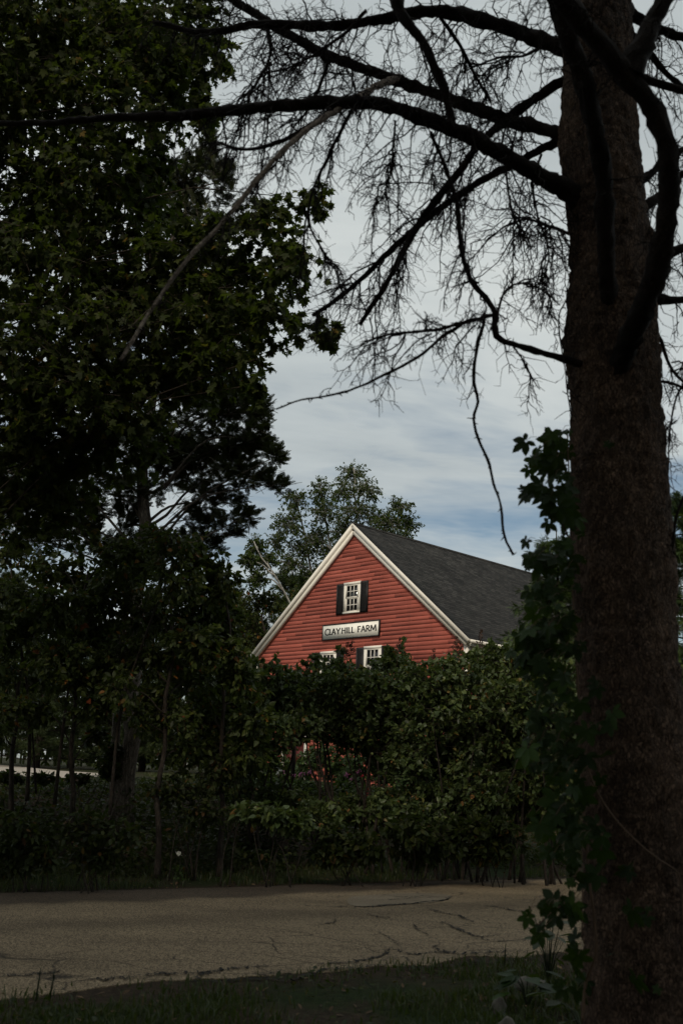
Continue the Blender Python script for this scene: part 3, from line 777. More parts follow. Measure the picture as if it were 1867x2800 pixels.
# ------------------------------------------------------------------ vegetation builders
def crown_into(lm, tm, r, c, rad, tmpl, size, nt, nl, droop=0.35, up=0.8, sag=0.15, core=0.35, fwd=0.6, twig=0.006, sjit=0.3, tint=(0, 1), flat=1.0, twdir=None):
    """twigs radiating inside one ellipsoid clump, leaves along them"""
    c = np.asarray(c); rad = np.asarray(rad)
    st = c+r.normal(size=(nt, 3))*rad*core*0.6
    d = rdir(r, nt)*np.array([1, 1, flat])
    if twdir is not None: d = nrm(d+np.asarray(twdir))
    en = c+d*rad*r.uniform(0.7, 1.12, (nt, 1)); en[:, 2] -= sag*np.linalg.norm(rad)*r.random(nt)
    K = 4; tt = np.linspace(0, 1, K)[None, :, None]
    P = st[:, None]*(1-tt)+en[:, None]*tt; L = np.linalg.norm(en-st, axis=1)
    P[:, 1:3] += r.normal(size=(nt, 2, 3))*0.06*L[:, None, None]; P[:, 1:3, 2] += 0.08*L[:, None]
    if tm is not None:
        rr = twig*np.linspace(1, 0.35, K)[None, :]*r.uniform(0.7, 1.3, (nt, 1)); tm.tubes(P, rr, 3)
    u_ = np.clip(r.beta(1.6, 1.0, (nt, nl)), 0.02, 0.999)*(K-1); i0 = u_.astype(int); f_ = (u_-i0)[..., None]
    ii = np.arange(nt)[:, None]
    pos = P[ii, i0]*(1-f_)+P[ii, np.minimum(i0+1, K-1)]*f_
    td = nrm(en-st)[:, None, :]
    m_ = nt*nl
    D = nrm(fwd*np.repeat(td, nl, 1).reshape(-1, 3)+0.75*rdir(r, m_)+np.array([0, 0, -droop]))
    pos = pos.reshape(-1, 3)+D*size*0.15
    Nn = nrm(np.array([0, 0, up])+rdir(r, m_)*0.75)
    lm.inst(tmpl, pos, orient(D, Nn), size*r.uniform(1-sjit, 1+sjit, m_), tint[0]+(tint[1]-tint[0])*np.clip(r.beta(2, 2.4, m_)+0.12*r.normal(size=m_), 0, 1))


def limb_to(bm, r, a, b, r0, r1, bow=0.12, k=10, sides=6):
    a = np.asarray(a); b = np.asarray(b); L = np.linalg.norm(b-a)
    mid = (a+b)/2+r.normal(size=3)*L*0.06+np.array([0, 0, bow*L]); q = a*0.7+mid*0.3+r.normal(size=3)*L*0.03
    P = spline([a, q, mid, b], k); bm.tube(P, np.linspace(r0, r1, k), sides, False)


def clump_world(px, py, rx, ry, Y, ydep=None):
    c = at(px, py, Y); s_ = depth(c)/F
    return c, np.array([rx*s_, (ydep if ydep else 0.8*(rx+ry)/2*s_*1.2), ry*s_])


def tree(name, label, cat, base, trunk_pts, r0, r1, clumps, tmpl, leafm, barkm, size, nt, nl, seed, group=None, limbs=True, lr=0.035, stems=None, **kw):
    r = np.random.default_rng(seed); base = np.array([base[0], base[1], G(base[0], base[1])-0.05])
    root = empty(name, base); tag(root, label, cat, group)
    P = spline([base]+list(trunk_pts), 26)
    P[1:-1] += r.normal(size=(24, 3))*r0*0.10
    hh_ = (P[:, 2:3]-P[0, 2])*np.array([[1.1, 1.1, 1.1]])+seed*7.7; wob = np.stack([vnoise(hh_), vnoise(hh_+13.3), 0.5+0*hh_[:, 0]], -1)-0.5; P += wob*np.minimum(r0*3.2, 0.22)*np.clip(np.linspace(0, 4, 26), 0, 1)[:, None]
    tr = Mesh(); rad = np.linspace(1, 0, 26)**0.9*(r0-r1)+r1; rad[0] *= 1.35; rad[1] *= 1.12
    tr.tube(P, rad, 12, True)
    bm = Mesh(); lm = Mesh(); tm = Mesh()
    amed = np.median([q[1][0]*q[1][2] for q in clumps])
    for c, rad_ in clumps:
        if limbs:
            hz = np.linalg.norm(P[:, :2]-c[:2], axis=1)*0.7; tgt = np.argmin(np.abs(P[:, 2]+hz*0.75-c[2])+0.2*hz)
            limb_to(bm, r, P[tgt], c, min(lr, rad[tgt]*0.0+lr), lr*0.3)
        crown_into(lm, tm, r, c, rad_, tmpl, size, max(6, int(nt*np.clip((rad_[0]*rad_[2]/amed)**0.8, 0.2, 1.25))), nl, **kw)
    for q in (stems or []): tr.tube(spline(q[0], 14), np.linspace(q[1], q[2], 14), 8, True)
    tr.build('trunk', barkm, root, True, base)
    if bm.n or tm.n:
        for v, f in ((bm.v, bm.f),): pass
        if bm.n:
            tm.f += [f+tm.n for f in bm.f]; tm.v += bm.v; tm.t += bm.t; tm.n += bm.n
        tm.build('branches', barkm, root, True, base)
    lm.build('crown', leafm, root, False, base)
    return root


# maple: the dark mass at upper left
MC = [(-80, 60, 170, 170, 12.5), (70, 60, 170, 150, 12), (240, 70, 170, 150, 12.6), (400, 90, 160, 140, 12), (520, 60, 120, 110, 12.8), (585, 150, 70, 80, 12.5), (-60, 300, 160, 170, 12), (120, 270, 180, 150, 12.4), (320, 270, 170, 140, 12),
      (470, 260, 120, 120, 12.8), (555, 300, 45, 60, 12.4), (60, 480, 180, 160, 12.8), (240, 480, 170, 140, 12.2), (390, 460, 110, 130, 13), (100, 700, 200, 170, 12.2), (320, 690, 170, 150, 12.8), (480, 700, 130, 100, 12.2), (640, 640, 120, 80, 12),
      (730, 590, 100, 70, 12.2), (850, 545, 62, 55, 11.9), (800, 720, 105, 90, 11.8), (700, 760, 140, 90, 12.5), (560, 850, 170, 110, 12), (760, 880, 120, 70, 11.7), (880, 915, 65, 38, 11.6), (370, 900, 200, 130, 12.4), (160, 930, 210, 150, 12),
      (-60, 900, 180, 200, 12.5), (600, 990, 130, 85, 12), (705, 1050, 48, 55, 11.8), (460, 1050, 170, 90, 12.6), (240, 1100, 200, 90, 12.2), (40, 1130, 190, 120, 12.6), (-250, 500, 200, 300, 12.6), (-260, 950, 200, 240, 12.4), (200, -160, 300, 140, 12.4), (520, -140, 160, 110, 12.6)]
mb = at(-330, 2250, 14.0)
MC += [(x, y, 130, 120, Y) for x, y, Y in ((150, 120, 13.6), (330, 60, 13.8), (440, 180, 13.6), (220, 380, 13.6), (30, 200, 13.8), (20, 620, 13.7), (180, 600, 13.5), (300, 800, 13.7), (90, 820, 13.6), (430, 800, 13.6), (560, 740, 13.4), (640, 900, 13.2), (300, 1000, 13.6), (120, 1040, 13.7), (520, 960, 13.5), (360, 560, 13.9), (60, 1230, 13.3), (210, 1240, 13.4), (20, 1380, 13.5), (340, 1180, 13.2), (140, 1370, 13.8))]
tree('maple_tree', 'big dark broadleaf maple filling the upper left of the picture', 'tree', mb, [at(-320, 1700, 13.8), at(-260, 1150, 13.5), at(-150, 500, 13), at(60, -100, 12.8)], 0.2, 0.04,
     [clump_world(c[0], c[1], c[2]*1.08, c[3]*1.08, c[4]) for c in MC], MAPLE, MT['maple'], MT['bark'], 0.098, 58, 16, 21, droop=0.55, up=0.75, lr=0.016, sag=0.2, core=0.6)

# juniper behind it, shaggy pale trunk
JC = [(560, 430, 35, 90, 17.5), (500, 500, 60, 110, 17.5), (590, 500, 45, 70, 17.2), (440, 560, 70, 120, 17.5), (520, 640, 80, 110, 17.5), (680, 1130, 60, 40, 16.4), (600, 1130, 110, 50, 16.8), (690, 1200, 50, 40, 16.2), (740, 1255, 40, 28, 16.0), (640, 1230, 110, 48, 16.6), (730, 1325, 62, 26, 16.2), (640, 1310, 100, 42, 16.6),
      (560, 1260, 120, 60, 17), (480, 1180, 150, 80, 17), (560, 1370, 100, 32, 16.8), (655, 1420, 48, 24, 16.4), (590, 1450, 80, 32, 16.8), (450, 1310, 120, 50, 17.4), (330, 1230, 160, 90, 17), (300, 1350, 150, 45, 17), (180, 1260, 150, 110, 17.4), (180, 1400, 120, 40, 17.2), (60, 1330, 140, 80, 17), (-80, 1300, 120, 120, 17), (520, 1500, 90, 36, 17), (340, 1440, 50, 60, 17.3), (620, 1080, 80, 45, 17), (420, 1070, 120, 60, 17.6), (60, 1470, 130, 45, 17.2), (240, 1500, 110, 40, 17.3), (520, 1420, 70, 34, 17), (160, 1440, 110, 36, 17.2), (400, 1500, 90, 36, 17.1), (320, 1540, 90, 36, 17), (470, 1245, 110, 50, 17.3)]
jb = at(345, 2170, 17.0)
tree('juniper_tree', 'tall juniper with feathery sprays and a shaggy grey trunk left of the barn', 'tree', jb, [at(356, 2000, 17), at(372, 1700, 17), at(388, 1385, 17.1), at(420, 1000, 17.3), at(470, 650, 17.4), at(540, 420, 17.5)], 0.155, 0.02,
     [clump_world(*c) for c in JC], JUNI, MT['juniper'], MT['cedar_bark'], 0.19, 44, 9, 22, droop=-0.35, up=0.6, lr=0.03, sag=-0.05, fwd=1.3, twig=0.005, core=0.75, twdir=(0.55, -0.1, 0.25),
     stems=[([at(312, 2190, 17.0), at(318, 2000, 17.05), at(335, 1750, 17.1), at(352, 1500, 17.1)], 0.085, 0.04)])

# young trees and tangle under them
SAP = [
 ('young_tree', 'young tree with reddish tinged leaves standing close to the left eave of the barn', (610, 2230, 15.4), [(600, 1590, 70, 60), (540, 1620, 90, 60), (610, 1700, 75, 70), (540, 1750, 100, 80), (650, 1850, 55, 60), (600, 1880, 90, 80)], [(612, 1950), (620, 1700), (630, 1530)]),
 ('young_tree', 'leafy young tree in front of the shaggy grey juniper trunk', (440, 2260, 14.8), [(470, 1580, 110, 70), (400, 1680, 110, 80), (500, 1700, 100, 80), (420, 1800, 110, 70), (520, 1840, 90, 80), (430, 1900, 70, 50)], [(450, 1950), (470, 1750), (475, 1560)]),
 ('young_tree', 'thin forked young tree left of the grey juniper trunk', (200, 2230, 15.6), [(240, 1600, 110, 60), (150, 1660, 110, 70), (260, 1730, 100, 70), (300, 1830, 80, 50), (170, 1790, 110, 60)], [(206, 1950), (212, 1750), (235, 1560)]),
 ('young_tree', 'twin stemmed young tree at the left edge above the pale driveway', (40, 2200, 16.2), [(20, 1620, 110, 60), (-60, 1700, 110, 90), (70, 1740, 100, 60), (0, 1840, 100, 60), (100, 1860, 80, 40)], [(40, 1950), (52, 1800), (40, 1600)]),
 ('young_tree', 'bushy young tree at the far left bank edge nearest the road', (-160, 2300, 13.6), [(-120, 1600, 120, 120), (-150, 1850, 130, 130), (-60, 1980, 100, 80), (-170, 2050, 120, 90)], [(-155, 2050), (-140, 1800), (-130, 1560)]),
]
MORE = [[(640, 1790, 50, 60), (540, 1530, 90, 45), (640, 1960, 90, 80), (560, 1960, 90, 80), (680, 2050, 70, 70), (590, 2060, 90, 70), (690, 1890, 50, 60), (690, 1960, 60, 60)],
        [(370, 1560, 120, 70), (470, 1480, 110, 60), (350, 1780, 90, 80), (460, 1960, 100, 70), (380, 1960, 40, 40), (500, 2050, 80, 50), (330, 1880, 60, 60), (560, 1680, 80, 80)],
        [(150, 1560, 130, 70), (300, 1640, 120, 70), (210, 1860, 100, 60), (110, 1940, 80, 40), (270, 1930, 80, 50), (260, 2010, 50, 30), (340, 1520, 100, 60)],
        [(0, 1520, 130, 60), (110, 1680, 110, 60), (-40, 1950, 100, 60), (30, 1930, 70, 40), (100, 1800, 100, 50), (40, 1690, 110, 70), (-20, 1790, 90, 60)],
        [(-200, 1700, 120, 120), (-60, 1740, 110, 100), (-200, 1950, 100, 100)]]
for k, (nm, lab, (bx, by, bY), cl, tp) in enumerate(SAP):
    st = []
    if k == 3: st = [([at(75, 2190, 16.2), at(82, 2000, 16.2), at(70, 1820, 16.2)], 0.035, 0.015), ([at(100, 2170, 16.3), at(92, 2040, 16.25), at(86, 1960, 16.2)], 0.02, 0.012)]
    if k == 2: st = [([at(150, 2200, 15.7), at(175, 1980, 15.7), at(205, 1800, 15.7), at(270, 1640, 15.6)], 0.03, 0.01), ([at(212, 1780, 15.6), at(245, 1700, 15.5), at(290, 1600, 15.5)], 0.02, 0.008)]
    if k == 1: st = [([at(300, 2240, 14.9), at(330, 1950, 14.8), at(390, 1760, 14.8), at(450, 1600, 14.8)], 0.028, 0.01)]
    tree(nm, lab, 'tree', at(bx, by, bY), [at(x, y, bY) for x, y in tp], 0.045, 0.012, [clump_world(*c, bY+rng.uniform(-0.9, 1.2)) for c in cl+MORE[k]], OVAL if k % 2 else HEART, MT['sapling'], MT['stem'], 0.088, 56, 12, 30+k,
         'young trees on the left bank', droop=0.45, up=0.7, lr=0.014, twig=0.004, stems=st)

# far pines behind the left bank
def pine_proto():
    r = np.random.default_rng(44); root = empty('pine_tree'); H = 11.0
    tr = Mesh(); tr.tube(spline([(0, 0, -0.2), (0.05, 0, 4), (0, 0.05, H)], 16), np.linspace(0.2, 0.02, 16), 8); tr.build('trunk', MT['bark'], root, True)
    lm = Mesh(); bm = Mesh()
    for z in np.arange(0.5, H, 0.62):
        rad = 2.7*(1-z/H)**0.75+0.35
        for a in np.arange(5)+r.random()*6:
            a = a*1.2566+r.normal()*0.2; L = rad*r.uniform(0.7, 1.15); b = np.array([math.cos(a)*L, math.sin(a)*L, z+0.28*L+r.normal()*0.15])
            bm.tube(spline([(0, 0, z), (b[0]*0.5, b[1]*0.5, z+0.05*L), tuple(b)], 6), np.linspace(0.035, 0.01, 6), 4, False)
            for q in np.linspace(0.35, 1.0, 4):
                c = np.array([0, 0, z])*(1-q)+b*q
                crown_into(lm, None, r, c, (0.42*(0.5+0.5*rad/3), 0.42*(0.5+0.5*rad/3), 0.24), NEED, 0.27, 6, 6, droop=-0.4, up=0.5, sag=0.0, fwd=1.0)
    bm.build('branches', MT['bark'], root); lm.build('crown', MT['pine'], root); return root
pine = pine_proto()
PN = [(40, 1560, 47, 'pine at the far left behind the pale driveway'), (150, 1640, 43, 'pine just right of the leftmost one behind the driveway'), (245, 1600, 50, 'taller pine seen between the two left saplings'), (330, 1700, 44, 'shorter pine behind the shaggy juniper trunk'), (430, 1610, 48, 'pine rising to the right of the juniper trunk'), (530, 1690, 45, 'dark pine behind the reddish young tree'),
      (630, 1600, 50, 'pine in the gap left of the leaning birch'), (800, 1560, 58, 'pine tip poking up between the birches and the barn'), (700, 1680, 49, 'low pine close to the left rake of the barn'), (-80, 1500, 46, 'pine cut by the left frame edge'), (-220, 1540, 48, 'outermost pine beyond the left frame edge')]
for k, (px, py, Y, lab) in enumerate(PN):
    o = pine if k == 0 else copy_tree(pine)
    p = at(px, py, Y); gz = G(p[0], Y); o.location = (p[0], Y, gz); s_ = (p[2]-gz)/11.0; o.scale = (max(s_, 0.75)*1.15, max(s_, 0.75)*1.15, s_); o.rotation_euler = (0, 0, k*1.3)
    tag(o, 'dark green '+lab, 'tree', 'pines behind the left bank')

r = np.random.default_rng(57); lm = Mesh(); bm = Mesh()
for x in np.arange(-48, 62, 2.6):
    for q in range(5):
        c = np.array([x+r.normal()*1.0, 66+r.normal()*5+0.05*x, 0]); gz = G(c[0], c[1]); hh = r.uniform(0.7, 5.2); c[2] = gz+hh
        bm.tube([(c[0], c[1], gz-0.2), c], [0.08, 0.03], 4, False); crown_into(lm, None, r, c, (2.0, 1.6, hh*0.75), OVAL, 0.34, 26, 9, droop=0.4)
lm.f += [f+lm.n for f in bm.f]; lm.v += bm.v; lm.t += bm.t; lm.n += bm.n
tag(lm.build('far_thicket', MT['sapling']), 'dark leafy thicket closing the view beyond the driveway and the barn', 'thicket', kind='stuff')

# birches behind the barn
BIR = [('slim birch left of the others behind the barn roof', (905, 2000, 50), [(806, 1370, 45, 45), (790, 1430, 55, 50), (755, 1480, 40, 40), (830, 1500, 60, 45), (790, 1540, 50, 40), (845, 1580, 45, 50)], [(880, 1700), (850, 1560), (830, 1450), (805, 1350)]),
       ('tall birch with white stems just left of the barn peak', (930, 2000, 49), [(878, 1345, 40, 45), (885, 1400, 55, 50), (870, 1470, 55, 50), (905, 1520, 55, 45), (880, 1590, 50, 40)], [(915, 1650), (900, 1500), (885, 1400), (876, 1320)]),
       ('tallest birch directly behind the barn peak', (985, 2000, 52), [(965, 1295, 50, 38), (940, 1340, 45, 40), (1000, 1340, 50, 42), (975, 1400, 75, 45), (940, 1450, 60, 45), (1030, 1420, 45, 40)], [(985, 1600), (978, 1450), (970, 1350), (966, 1280)]),
       ('round topped birch right of the barn peak', (1080, 2000, 50), [(1095, 1385, 42, 28), (1115, 1430, 42, 38), (1065, 1430, 50, 40), (1090, 1475, 60, 35), (1040, 1470, 50, 40)], [(1085, 1600), (1088, 1480), (1093, 1380)]),
       ('white leaning birch bent left over the low end of the barn rake', (850, 1900, 46), [(700, 1495, 30, 38), (725, 1530, 35, 30), (680, 1530, 30, 30), (705, 1580, 36, 30)], [(815, 1720), (797, 1660), (770, 1605), (745, 1570), (715, 1520), (695, 1480)])]
for k, (lab, (bx, by, bY), cl, tp) in enumerate(BIR):
    st = []
    tree('birch_tree', lab, 'tree', at(bx, by, bY), [at(x, y, bY) for x, y in tp], 0.13 if k < 4 else 0.075, 0.03, [clump_world(*c, bY+rng.uniform(-0.8, 0.8)) for c in cl], OVAL, MT['birch'], MT['birch_bark'], 0.120, 84, 13, 60+k, 'birches behind the barn',
         droop=0.6, up=0.5, lr=0.05, twig=0.010, sag=0.15)
# leafy trees between birches and barn, low and dark
for k, (lab, bx, bY, cl) in enumerate([('dark bushy tree behind the left slope of the barn', 720, 47, [(700, 1650, 60, 60), (750, 1640, 45, 45), (680, 1740, 60, 70), (640, 1680, 60, 60)]), ('low leafy tree between the birch stems and the barn roof', 850, 55, [(850, 1600, 60, 50), (810, 1660, 55, 55), (890, 1560, 40, 40)])]):
    tree('broadleaf_tree', lab, 'tree', at(bx, 2000, bY), [at(bx, 1850, bY), at(bx, 1650, bY)], 0.13, 0.04, [clump_world(*c, bY) for c in cl], OVAL, MT['sapling'], MT['bark'], 0.16, 70, 13, 80+k, droop=0.4, lr=0.04, twig=0.01)

# hemlocks to the right, behind the big trunk
def hemlock_proto():
    r = np.random.default_rng(51); root = empty('hemlock_tree'); H = 8.0
    tr = Mesh(); tr.tube(spline([(0, 0, -0.2), (0.03, 0.02, 3), (0, 0, H)], 14), np.linspace(0.15, 0.015, 14), 8); tr.build('trunk', MT['bark'], root, True)
    lm = Mesh(); bm = Mesh()
    for z in np.arange(0.8, H, 0.40):
        rad = 2.1*(1-z/H)**0.8+0.25
        for a in np.arange(6):
            a = a*1.047+r.random()*6; L = rad*r.uniform(0.6, 1.2); b = np.array([math.cos(a)*L, math.sin(a)*L, z-0.12*L+r.normal()*0.1])
            bm.tube(spline([(0, 0, z), (b[0]*0.5, b[1]*0.5, z+0.10*L), tuple(b)], 6), np.linspace(0.022, 0.005, 6), 4, False)
            for q in np.linspace(0.25, 1.0, 4):
                c = np.array([0, 0, z])*(1-q)+b*q+np.array([0, 0, 0.12*L*math.sin(q*3.1)])
                crown_into(lm, None, r, c, (0.34, 0.34, 0.12), HEML, 0.22, 6, 6, droop=0.25, up=1.2, sag=0.05, fwd=0.9, twdir=(b[0]/L*0.8, b[1]/L*0.8, -0.1))
    bm.build('branches', MT['bark'], root); lm.build('crown', MT['hemlock'], root); return root
hem = hemlock_proto()
HM = [(1520, 1450, 25.5, 'feathery hemlock overlapping the right end of the barn roof'), (1600, 1560, 30, 'hemlock hidden mostly behind the big trunk'), (1880, 1330, 23, 'tall hemlock showing right of the big trunk'), (2050, 1250, 26, 'hemlock just outside the right frame edge'), (1770, 1500, 34, 'distant hemlock behind the big trunk')]
for k, (px, py, Y, lab) in enumerate(HM):
    o = hem if k == 0 else copy_tree(hem)
    p = at(px, py, Y); gz = G(p[0], Y); o.location = (p[0], Y, gz); s_ = (p[2]-gz)/8.0; o.scale = (s_*0.92, s_*0.92, s_); o.rotation_euler = (0, 0, k*0.9+0.4)
    tag(o, 'green '+lab, 'tree', 'hemlocks on the right')


# ------------------------------------------------------------------ lilac shrubs screening the barn
def lilac(label, bx, by, bY, clumps, seed, nst=9, pan=()):
    r = np.random.default_rng(seed); b = at(bx, by, bY); b = np.array([b[0], b[1], G(b[0], b[1])-0.05])
    root = empty('lilac_shrub', b); tag(root, label, 'shrub', 'lilacs in front of the barn')
    st = Mesh(); tm = Mesh(); lm = Mesh()
    cw = [clump_world(*c, bY+r.uniform(-0.6, 0.6)) for c in clumps]
    for k in range(nst):
        c, rad = cw[k % len(cw)]; s0 = b+np.array([r.normal()*0.28, r.normal()*0.25, 0]); e = c+r.normal(size=3)*rad*0.3
        mid = s0*0.45+e*0.55+np.array([r.normal()*0.15, r.normal()*0.15, 0.1]); q = s0*0.8+mid*0.2+np.array([r.normal()*0.08, 0, 0.25])
        P = spline([s0, q, mid, e], 16); st.tube(P, np.linspace(r.uniform(0.016, 0.034), 0.006, 16), 6)
    for c, rad in cw: crown_into(lm, tm, r, c, rad*1.10, HEART, 0.073, max(5, int(84*min(1.0, rad[0]*rad[2]/(0.47*0.34)))), 14, droop=0.3, up=0.45, twig=0.0035, sag=0.05, core=0.9, sjit=0.45)
    st.build('stems', MT['stem'], root, True, b); tm.build('branches', MT['stem'], root, False, b); lm.build('leaves', MT['lilac'], root, False, b)
    for (px, py) in pan:      # dried seed heads
        pm_ = Mesh(); c = at(px, py, bY-0.2); ax = np.array([0.03, 0, 0.26])
        nn = 34; s0 = c+ax*r.random((nn, 1)); e = s0+rdir(r, nn)*np.array([1, 1, 0.6])*0.07*(1.2-(s0[:, 2:3]-c[2])/0.30)+np.array([0, 0, 0.03])
        pm_.tubes(np.stack([s0, (s0+e)/2, e], 1), np.tile([0.003, 0.004, 0.010], (nn, 1)), 4)
        pm_.tube([c-ax*1.2, c+ax], [0.006, 0.003], 4); pm_.build('seed_head', MT['brown'], root, False, b)
    return root
LIL = [('leafy lilac hiding the barn\'s lower left corner', 700, 2260, 17.2, [(700, 1880, 80, 70), (770, 1900, 80, 60), (670, 1980, 80, 80), (760, 2000, 90, 50), (640, 2060, 70, 60), (790, 1870, 50, 35), (735, 1822, 24, 26), (800, 1842, 24, 22), (765, 1838, 18, 18)], ()),
       ('lilac below the left end of the name board, with a dried seed head', 870, 2290, 17.0, [(880, 1885, 75, 50), (940, 1835, 40, 32), (830, 1895, 75, 50), (910, 1920, 90, 60), (855, 1975, 80, 45), (862, 1812, 28, 20), (908, 1822, 16, 18), (930, 1790, 14, 20)], [(958, 1790), (944, 1802)]),
       ('lilac covering the lower right window of the barn', 1030, 2310, 16.8, [(1035, 1890, 80, 50), (1080, 1838, 42, 46), (985, 1910, 80, 60), (1060, 1950, 90, 60), (1000, 2010, 70, 45), (1062, 1800, 26, 26), (1098, 1796, 24, 30), (1072, 1772, 14, 18), (1022, 1830, 26, 20)], [(1088, 1790)]),
       ('dense lilac with a red brown seed head below the barn\'s right eave', 1180, 2330, 16.6, [(1170, 1880, 85, 60), (1240, 1860, 75, 55), (1150, 1970, 90, 70), (1240, 1970, 90, 70), (1190, 2070, 90, 60), (1110, 2080, 70, 50), (1190, 2170, 80, 45), (1195, 1822, 20, 24), (1128, 1838, 22, 20), (1250, 1808, 20, 26)], [(1243, 1785), (1252, 1800), (1180, 1822)]),
       ('broad lilac under the roof\'s right end, growing above the grass verge', 1330, 2330, 16.4, [(1330, 1840, 85, 60), (1400, 1820, 75, 50), (1310, 1930, 90, 70), (1400, 1920, 90, 70), (1350, 2020, 90, 70), (1290, 2100, 80, 60), (1380, 2120, 90, 60), (1300, 2200, 80, 50), (1340, 1778, 22, 28), (1400, 1770, 24, 24), (1300, 1800, 18, 26)], [(1310, 1770)]),
       ('lilac next to the big trunk at the right end of the hedge', 1480, 2330, 16.2, [(1480, 1820, 90, 70), (1560, 1850, 80, 80), (1470, 1940, 90, 80), (1560, 1980, 90, 90), (1480, 2080, 90, 80), (1570, 2120, 90, 80), (1470, 2200, 80, 60)], ()),
       ('lilac outside the right frame edge beyond the trunk', 1850, 2330, 17.0, [(1830, 1900, 100, 90), (1900, 1990, 100, 90), (1830, 2100, 100, 90)], ())]
LMORE = [[(692, 1822, 34, 28), (720, 1940, 80, 60), (600, 1990, 80, 80), (690, 2070, 70, 50), (620, 1900, 60, 50)], [(800, 1930, 60, 50), (940, 1880, 60, 50), (900, 1985, 80, 40), (950, 2000, 60, 50), (850, 1925, 70, 50)],
         [(1005, 1885, 60, 45), (1080, 1900, 70, 60), (1030, 1980, 80, 60), (1100, 1990, 70, 60), (960, 1960, 60, 60), (1060, 2060, 70, 50)], [(1200, 1920, 90, 60), (1120, 1910, 60, 60), (1280, 2020, 80, 70), (1220, 2120, 80, 60), (1130, 2030, 70, 60), (1170, 2240, 80, 40)],
         [(1380, 1880, 90, 60), (1330, 1990, 90, 70), (1420, 2010, 80, 80), (1340, 2160, 80, 60), (1440, 2150, 80, 70)], [(1520, 1900, 90, 80), (1520, 2030, 90, 80), (1530, 2180, 80, 60)], []]
for k, (lab, bx, by, bY, cl, pan) in enumerate(LIL):
    cl = cl+LMORE[k]+[(bx+rng.uniform(-90, 90), rng.uniform(2160 if k < 3 else 2080, 2250), rng.uniform(45, 75), rng.uniform(28, 42)) for _ in range(4)]
    lilac(lab, bx, by, bY, cl, 100+k, 9, pan)


# low leafy suckers in front of the hedge
def low_shrub(name, label, px, py, Y, clumps, tmpl, mat_, size, seed, group, nt=36, nl=10, cat='shrub'):
    r = np.random.default_rng(seed); b = at(px, py, Y); b = np.array([b[0], b[1], G(b[0], b[1])-0.03]); root = empty(name, b); tag(root, label, cat, group)
    st = Mesh(); lm = Mesh(); tm = Mesh()
    for c in clumps:
        c, rad = clump_world(*c, Y+r.uniform(-0.2, 0.2))
        for _ in range(2):
            s0 = b+np.array([r.normal()*0.12, r.normal()*0.12, 0]); st.tube(spline([s0, s0*0.5+c*0.5+r.normal(size=3)*0.06, c], 8), np.linspace(0.010, 0.004, 8), 5)
        crown_into(lm, tm, r, c, rad, tmpl, size, nt, nl, droop=0.35, up=0.8, twig=0.003, core=0.6)
    tm.f += [f+tm.n for f in st.f]; tm.v += st.v; tm.t += st.t; tm.n += st.n
    tm.build('stems', MT['stem'], root, False, b); lm.build('leaves', mat_, root, False, b); return root


LOW = [('pale leaved sucker in front of the lilacs, left of centre', 760, 2330, 14.6, [(690, 2215, 55, 30), (760, 2225, 60, 30), (810, 2245, 50, 28)]),
       ('low dark shrub at the middle of the bank under the lilacs', 960, 2370, 14.9, [(930, 2290, 70, 40), (990, 2310, 70, 40), (900, 2330, 60, 30)]),
       ('low shrub with rounded top beneath the right lilacs', 1150, 2370, 15.2, [(1120, 2270, 80, 50), (1200, 2290, 80, 45), (1140, 2330, 70, 30)]),
       ('low shrub at the hedge foot close to the road\'s right bend', 1340, 2360, 15.4, [(1300, 2270, 80, 45), (1380, 2280, 80, 50), (1340, 2320, 70, 30)]),
       ('tall broad leaved weed at the far left of the bank', 90, 2390, 12.9, [(60, 2270, 80, 60), (110, 2330, 70, 50), (30, 2340, 70, 50)]),
       ('brambly shrub on the left bank below the driveway', 260, 2380, 13.2, [(230, 2260, 90, 50), (310, 2280, 80, 50), (270, 2340, 80, 40)]),
       ('leafy shrub on the bank crest in front of the pale driveway', 60, 2200, 16.6, [(30, 2122, 34, 10), (120, 2124, 30, 8), (-60, 2110, 40, 16)]), ('smaller shrub on the bank crest left of the juniper trunk', 230, 2200, 16.8, [(215, 2124, 30, 8), (300, 2100, 30, 24), (310, 2060, 30, 36)]),
       ('dark bramble right of the juniper\'s foot', 520, 2330, 15.0, [(520, 2140, 90, 60), (600, 2110, 80, 70), (450, 2160, 80, 45), (560, 2220, 90, 40)])]
for k, (lab, px, py, Y, cl) in enumerate(LOW): low_shrub('low_shrub', lab, px, py, Y, cl, HEART if k < 4 else OVAL, MT['lilac'] if k < 1 else MT['weed'], 0.10 if k < 5 else 0.085, 140+k, 'low shrubs on the bank')

